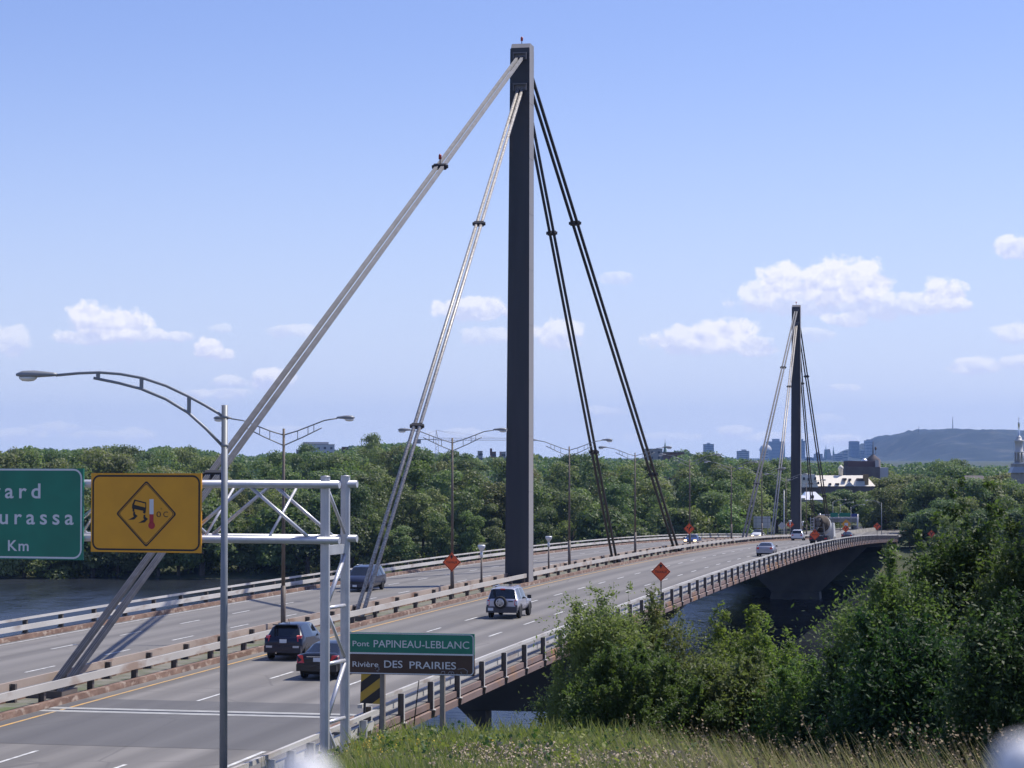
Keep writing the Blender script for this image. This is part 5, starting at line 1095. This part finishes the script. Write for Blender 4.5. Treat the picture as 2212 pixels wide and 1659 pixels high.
for i in range(15): plant(1700 + i*17 + rt.uniform(-5,5), 1062 + rt.uniform(-8,10), 638 + rt.uniform(-8,8), (5,6,5,6), 'in front of the cream roofed building', 1.25)
for i in range(6): plant(1722 + i*13, 1082 + rt.uniform(-6,6), 578 + rt.uniform(-6,6), (5,6), 'below the glaring tin roof', 1.1)
for i in range(11): plant(1872 + i*14 + rt.uniform(-4,4), 1068 - 3.2*i + rt.uniform(-10,10), 566 + rt.uniform(-14,14), (0,1,3,7), 'beyond the bridge end, right of the mixer', 1.15)
for i in range(9): plant(1880 + i*14 + rt.uniform(-4,4), 1030 + rt.uniform(-8,8), 690 + rt.uniform(-10,10), (0,1,3,4), 'right of the dark brown building', 1.1)
for i in range(16): plant(1990 + i*17 + rt.uniform(-6,6), 1034 + rt.uniform(-10,12) + (8 if i > 7 else 0), 530 + rt.uniform(-12,12), (0,1,3,4,7), 'behind the near trees at the right', 1.1)
for i in range(12): plant(1960 + i*22 + rt.uniform(-6,6), 1110 + rt.uniform(-14,14), 492 + rt.uniform(-5,5), (5,6,7), 'on the far bank at the right', 1.2)
print('far trees', ntree)
# woods further back that read as one mass
rs = np.random.default_rng(5); C, Nn = [], []
for Y0, cnt in ((1000,150),(1250,160),(1700,170),(2400,170),(3500,150),(5000,130)):
    for i in range(cnt):
        xd = -60 + 2340*rs.random(); Y = Y0*(1+.12*rs.random()); top = np.interp(xd, SKX, SKY_) + 4 + 3*rs.normal()
        if xd > 1650: top = max(top, 998)
        z = at(xd, top, Y).z; X = at(xd, 990, Y).x; rad = rs.uniform(5,9)*(Y0/1000)**.5; k = 150
        d = rs.normal(size=(k,3)); d /= np.linalg.norm(d,axis=1)[:,None]; d[:,2] = np.abs(d[:,2])*1.3 - .35
        C.append(np.array([X,Y,z-rad*.75]) + d*rad*(.8+.3*rs.random((k,1)))*np.array([1,1,.75])); nn = d + .6*rs.normal(size=(k,3)); Nn.append(nn/np.linalg.norm(nn,axis=1)[:,None])
        zz = np.arange(z-rad*1.6, 6, -rad*.7)
        for zq in zz[:3]:
            d2 = rs.normal(size=(40,3)); d2 /= np.linalg.norm(d2,axis=1)[:,None]; C.append(np.array([X,Y,zq]) + d2*rad*np.array([1.1,1,.5])); Nn.append(d2)
C = np.concatenate(C); Nn = np.concatenate(Nn); V = leaf_quads(C, Nn, 1.0, .8, rs); 
ctr = C.repeat(4, axis=0); V = ctr + (V-ctr)*(np.clip(C[:,1]/800,1.2,5)[:,None].repeat(4,axis=0))
me = np_mesh('distant_wood', V, np.arange(len(V)).reshape(-1,4)); tag(new_obj('distant_wood', me, ML[1]), 'mass of distant dark green woods reaching to the skyline', 'woods', kind='stuff')
# ------------------------------------------------------------------ near bank: bushes and trees
def near_plant(name, label, xd, ytop, wpx, Y, seed, nleaf, lsize, lm, shoots=40, spread=.5, up=.75, group=None, cat='tree', lean=(0,0), asp=.42, crown_lo=.12, tufts=None, hmin=None):
    rs = np.random.default_rng(seed); p = at(xd, ytop, Y); gz = float(ground_h(p.x, Y)); 
    H = p.z - gz + .3; Rw = wpx*Y/5000/2
    e = empty(name, (p.x, Y, gz - .3), (0,0,0), label, cat, group)
    T = MB(); C, Nn = [], []
    main = rs.integers(2, 5)
    T.tube([(0,0,0),(lean[0]*.3,0,H*.2),(lean[0]*.6,lean[1]*.5,H*.45)],[.09+.012*H,.07+.008*H,.05],7,cap=False)
    tot = 0; info = []
    for i in range(shoots):
        a = 2*math.pi*rs.random(); rr = Rw*math.sqrt(rs.random())*(.95); 
        frac = 1 - (rr/Rw)**2*spread; zt = H*frac*(.80+.20*rs.random()) if i > 4 else H*(.93+.07*rs.random())
        if i <= 4: rr *= .5
        tip = np.array([rr*math.cos(a)+lean[0], rr*math.sin(a)+lean[1], zt]); base = np.array([rr*.12*math.cos(a), rr*.12*math.sin(a), H*crown_lo*(.3+.7*rs.random())])
        mid = base*.45 + tip*.55 + np.array([rr*.22*math.cos(a), rr*.22*math.sin(a), -H*.10*(1-up)]); mid[2] -= H*.03
        ts = np.linspace(0,1,7)[:,None]; crv = (1-ts)**2*base + 2*ts*(1-ts)*mid + ts**2*tip
        T.tube([tuple(c) for c in crv], [.028+.003*H,.024,.02,.016,.012,.008,.004],4,cap=False)
        info.append((base, mid, tip))
    nleaf = int(nleaf*1.7); lsize = lsize*(1.02 + .2*rs.random()); per = nleaf//shoots
    for base, mid, tip in info:
        nt = 22                                    # side twigs
        ti = crown_lo*.3 + (1-crown_lo*.3)*rs.random(nt)**.62; ti = ti[:,None]
        st = (1-ti)**2*base + 2*ti*(1-ti)*mid + ti**2*tip; tg = 2*(1-ti)*(mid-base)+2*ti*(tip-mid); tg /= np.linalg.norm(tg,axis=1)[:,None]
        dr = rs.normal(size=(nt,3))*.8 + tg*(.9) + np.array([0,0,.3]); dr /= np.linalg.norm(dr,axis=1)[:,None]; ln = (.22+.42*rs.random((nt,1)))*min(1.9, H*.2)*(1.25-.85*ti)
        k = per//nt
        for j in range(nt):
            tt = rs.random((k,1)); c = st[j] + dr[j]*ln[j]*tt + rs.normal(size=(k,3))*.12*min(2.0,H*.2)*(1.3-ti[j]); C.append(c)
            n_ = rs.normal(size=(k,3))*.75 + np.array([.15,-.1,.75]); Nn.append(n_/np.linalg.norm(n_,axis=1)[:,None])
    ncl = 90; kk = int(nleaf*.75)//ncl                # rounded body of leaf clumps between the shoots
    for i in range(ncl):
        z = H*(.06 + .80*rs.random()); f = math.sqrt(max(.05, 1-(z/(H*.93))**2)); rr = Rw*f*math.sqrt(rs.random())*.97; a = 2*math.pi*rs.random()
        sg = (.20 + .22*rs.random())*min(1.7, H*.16); c = np.array([rr*math.cos(a)+lean[0]*z/H, rr*math.sin(a)+lean[1]*z/H, z]) + rs.normal(size=(kk,3))*np.array([sg,sg,sg*.75])
        C.append(c); n_ = rs.normal(size=(kk,3))*.75 + np.array([.15,-.1,.7]); Nn.append(n_/np.linalg.norm(n_,axis=1)[:,None])
    C = np.concatenate(C); Nn = np.concatenate(Nn); C[:,2] = np.maximum(C[:,2], .1)
    V = leaf_quads(C, Nn, lsize, asp, rs); me = np_mesh('crown', V, np.arange(len(V)).reshape(-1,4)); new_obj('crown', me, lm, e)
    T.build('trunk', M_bark, e, fix=False); return e
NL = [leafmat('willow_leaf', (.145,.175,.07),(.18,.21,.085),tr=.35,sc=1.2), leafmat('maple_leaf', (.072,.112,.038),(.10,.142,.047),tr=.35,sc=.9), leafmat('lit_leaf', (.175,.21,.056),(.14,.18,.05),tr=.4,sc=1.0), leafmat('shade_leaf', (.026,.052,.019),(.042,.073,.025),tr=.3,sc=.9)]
G = 'bushes and trees of the near bank'
for a in [
 ('willow_bush','leftmost willow bush with feathery upright shoots in front of the right railing',1300,1254,290,84,1,30000,.115,0,60,.45,.85,'bush'),
 ('willow_bush','willow bush under the right-hand orange TRAVAUX diamond',1425,1258,250,86,2,28000,.115,0,56,.45,.85,'bush'),
 ('willow_bush','lower dense bush at the grass edge before the two feathery willow bushes',1380,1380,400,74,3,30000,.11,1,56,.5,.6,'bush'),
 ('young_tree','yellow-green sunlit young tree right of the near orange diamond',1610,1268,290,88,4,36000,.125,2,60,.5,.7,'tree'),
 ('young_tree','second yellow-green young tree, lower, at the right shoulder of the first',1690,1335,190,84,14,26000,.125,2,46,.5,.7,'tree'),
 ('bush','mid green bush below the sunlit yellow-green young trees',1570,1390,330,76,5,30000,.12,0,54,.5,.6,'bush'),
 ('bush','dark bush right of the yellow-green trees, before the bridge shadow',1745,1410,320,74,6,26000,.12,1,48,.5,.6,'bush'),
 ('bush','dark low thicket in front of the far pier',1850,1400,320,72,7,26000,.12,3,48,.4,.6,'bush'),
 ('riverside_tree','riverside tree with light tips hiding the right end of the bridge',1965,1105,340,84,8,40000,.155,1,64,.55,.55,'tree'),
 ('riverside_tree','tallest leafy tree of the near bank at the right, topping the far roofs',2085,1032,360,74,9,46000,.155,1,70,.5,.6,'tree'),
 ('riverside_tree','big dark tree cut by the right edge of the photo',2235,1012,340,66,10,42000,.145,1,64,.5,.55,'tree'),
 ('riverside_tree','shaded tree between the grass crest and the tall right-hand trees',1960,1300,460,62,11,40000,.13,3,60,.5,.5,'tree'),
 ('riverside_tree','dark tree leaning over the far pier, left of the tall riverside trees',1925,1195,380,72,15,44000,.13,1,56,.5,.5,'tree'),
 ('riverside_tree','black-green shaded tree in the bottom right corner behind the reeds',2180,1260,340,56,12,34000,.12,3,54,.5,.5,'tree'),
 ('bush','dark shaded bush above the grass crest, right of centre',1860,1500,320,62,13,20000,.105,3,38,.5,.5,'bush')]:
    near_plant(a[0],a[1],a[2],a[3],a[4],a[5],a[6],a[7],a[8],NL[a[9]],a[10],a[11],a[12],G,a[13])
# ------------------------------------------------------------------ grass of the embankment
rs = np.random.default_rng(9)
def blades(n, xr, yr, hgt, wid, lean, dens=None, bend=.4):
    X = rs.uniform(*xr, n); Y = rs.uniform(*yr, n)
    if dens is not None: k = rs.random(n) < dens(X, Y); X, Y = X[k], Y[k]
    ax, ay = X - T1[0], Y - T1[1]; s_ = ax*DX + ay*DY; w_ = ax*DY - ay*DX
    k = (w_ > 14.6 + .5*rs.random(len(X))) & (X > -4.6 + .5*rs.random(len(X)) + .045*np.maximum(0, 62-Y)*0) & (np.abs(X) < .25*Y + 2); X, Y = X[k], Y[k]; Z = ground_h(X, Y); n = len(X)
    h = hgt[0] + (hgt[1]-hgt[0])*rs.random(n)**1.3; a = rs.uniform(0, 6.28, n); lx, ly = np.cos(a)*lean[2] + lean[0], np.sin(a)*lean[2] + lean[1]
    w2 = wid*(.6+.8*rs.random(n)); b = rs.uniform(0, 3.14, n); wx, wy = np.cos(b)*w2, np.sin(b)*w2*.5
    P0 = np.stack([X-wx,Y-wy,Z-.05],1); P1 = np.stack([X+wx,Y+wy,Z-.05],1); P2 = np.stack([X+wx*.7+lx*h*bend,Y+wy*.7+ly*h*bend,Z+h*.6],1); P3 = np.stack([X-wx*.7+lx*h*bend,Y-wy*.7+ly*h*bend,Z+h*.6],1)
    tip = np.stack([X+lx*h,Y+ly*h,Z+h],1)
    V = np.stack([P0,P1,P2,P3,P3*.5+tip*.5+(P2-P3)*.25*0,P2*.5+tip*.5],1)  # 6 per blade
    V[:,4] = tip - np.stack([wx,wy,0*wx],1)*.12; V[:,5] = tip + np.stack([wx,wy,0*wx],1)*.12
    return V.reshape(-1,3), n, tip
GV, GQ, GM, base = [], [], [], 0
def addb(res, mi):
    global base
    V, n, tip = res; i = np.arange(n)[:,None]*6 + base; q = np.concatenate([i+np.array([[0,1,2,3]]), i+np.array([[3,2,5,4]])]); GV.append(V); GQ.append(q); GM.append(np.full(len(q), mi)); base += len(V); return tip
def patch(cx, cy, r): return lambda X, Y: np.exp(-(((X-cx)/r[0])**2 + ((Y-cy)/r[1])**2))
def clump(sc, ph): return lambda X, Y: .35 + .65*(np.sin(X*sc+ph)*np.sin(Y*sc*.6+ph*2)+np.sin(X*sc*2.3+1)*np.sin(Y*sc*1.7) > -.1)
addb(blades(90000, (-7,16), (34,82), (.2,.55), .016, (-.15,0,.35)), 0)
addb(blades(45000, (-7,16), (34,82), (.25,.7), .014, (-.15,0,.35), clump(1.3,.4)), 1)
addb(blades(30000, (-7,16), (34,82), (.3,.8), .009, (-.25,0,.25), clump(.9,2)), 2)
addb(blades(9000, (1,16), (34,60), (.7,1.35), .010, (-.38,0,.16), lambda X, Y: np.clip((X-1)/6,0,1)*.9), 2)
tp = addb(blades(1500, (2.5,16), (33,56), (.8,1.5), .009, (-.42,0,.16), lambda X, Y: np.clip((X-2)/6,0,1)), 3)
addb(blades(5000, (-4,6), (52,78), (.5,1.1), .02, (0,0,.4), clump(1.1,1)), 1)
def heads(tips, size, mi, k, sp):
    global base
    C = tips.repeat(k, 0) + rs.normal(size=(len(tips)*k,3))*sp; n_ = rs.normal(size=C.shape); n_ /= np.linalg.norm(n_,axis=1)[:,None]; V = leaf_quads(C, n_, size, .8, rs)
    GV.append(V); q = np.arange(len(V)).reshape(-1,4) + base; GQ.append(q); GM.append(np.full(len(q), mi)); base += len(V)
heads(tp, .042, 3, 7, np.array([.018,.015,.075]))
def scatter(n, cx, cy, r, zoff=(.35,.6)):
    X = rs.normal(cx, r[0], n); Y = rs.normal(cy, r[1], n); ax, ay = X-T1[0], Y-T1[1]; w_ = ax*DY - ay*DX; k = (w_ > 15.3) & (X > -4.2); X, Y = X[k], Y[k]
    return np.stack([X, Y, ground_h(X, Y) + rs.uniform(*zoff, len(X))], 1)
for cx, cy, r in ((1.2,50,(1.7,3.5)),(3.2,48,(1.6,3)),(-.6,52,(.8,2.5)),(5,46,(1.5,3))): heads(scatter(440, cx, cy, r), .055, 4, 5, .04)
for cx, cy, r in ((-2.6,60,(.8,2.5)),(-3.4,57,(.5,2)),(-.5,57,(1,2))): heads(scatter(90, cx, cy, r), .05, 5, 4, .03)
heads(scatter(900, 0, 62, (4,8), (.3,.7)), .10, 1, 6, .08)
heads(scatter(500, -1, 60, (4,8), (.3,.8)), .09, 6, 6, .07)
GMATS = [mat('grass_green', (.15,.19,.055), .7, col2=(.20,.235,.075), nscale=1.2, trans=.3), mat('grass_yellowgreen', (.26,.27,.08), .7, col2=(.20,.235,.065), nscale=.8, trans=.3), mat('grass_straw', (.40,.33,.19), .75, col2=(.30,.27,.14), nscale=1, trans=.25), mat('reed_head', (.30,.225,.13), .8), mat('dry_clover', (.44,.35,.26), .85), mat('goldenrod', (.55,.36,.02), .7), mat('weed_leaf', (.05,.10,.03), .6, trans=.3)]
me = np_mesh('embankment_grass', np.concatenate(GV), np.concatenate(GQ), np.concatenate(GM)); tag(new_obj('embankment_grass', me, GMATS), 'tall summer grass with straw reeds, dry clover heads and yellow flowers on the embankment', 'grass', kind='stuff')
# a strip of low growth along both shores
C, Nn = [], []
for i in range(1500):
    X = rs.uniform(-130, 150); Y = rs.uniform(473, 488) - .06*X; z = float(ground_h(X, Y)); k = 14; d = rs.normal(size=(k,3)); d /= np.linalg.norm(d,axis=1)[:,None]; d[:,2] = np.abs(d[:,2])
    s_, w_ = sw(X, Y)
    if s_ > 300 and abs(w_) < 18: continue
    C.append(np.array([X,Y,max(z,.1)]) + d*rs.uniform(.7,1.6)); Nn.append(d + .6*rs.normal(size=(k,3)))
for i in range(500):
    X = rs.uniform(-3, 30); Y = rs.uniform(80, 118); z = float(ground_h(X, Y)); k = 30; d = rs.normal(size=(k,3)); d /= np.linalg.norm(d,axis=1)[:,None]; d[:,2] = np.abs(d[:,2])
    s_, w_ = sw(X, Y)
    if w_ < 17 or z < -.2: continue
    C.append(np.array([X,Y,z]) + d*rs.uniform(.4,.8)); Nn.append(d + .6*rs.normal(size=(k,3)))
C = np.concatenate(C); Nn = np.concatenate(Nn); Nn /= np.linalg.norm(Nn,axis=1)[:,None]; V = leaf_quads(C, Nn, .55, .7, rs); me = np_mesh('shore_growth', V, np.arange(len(V)).reshape(-1,4)); tag(new_obj('shore_growth', me, ML[3]), 'low bright green growth along the water line of both shores', 'undergrowth', kind='stuff')
# ------------------------------------------------------------------ haze
HAZE = 4.2e-5
if HAZE:
    q = MB(); q.box((3000, 6400, 150), (26000, 14000, 310)); hz_ = q.build('haze', []) ; hm_ = bpy.data.materials.new('thin_air'); hm_.use_nodes = True; nt = hm_.node_tree; nt.nodes.clear()
    o = nt.nodes.new('ShaderNodeOutputMaterial'); v = nt.nodes.new('ShaderNodeVolumePrincipled'); v.inputs['Color'].default_value = (.30,.52,1.0,1); v.inputs['Density'].default_value = HAZE; v.inputs['Anisotropy'].default_value = .25
    nt.links.new(v.outputs[0], o.inputs['Volume']); hz_.data.materials.append(hm_); tag(hz_, 'thin blue summer air', 'haze', kind='stuff')
    hm_.cycles.homogeneous_volume = True if hasattr(hm_.cycles, 'homogeneous_volume') else None
SC.cycles.volume_bounces = 1; SC.cycles.max_bounces = 6; SC.cycles.diffuse_bounces = 3; SC.cycles.glossy_bounces = 3
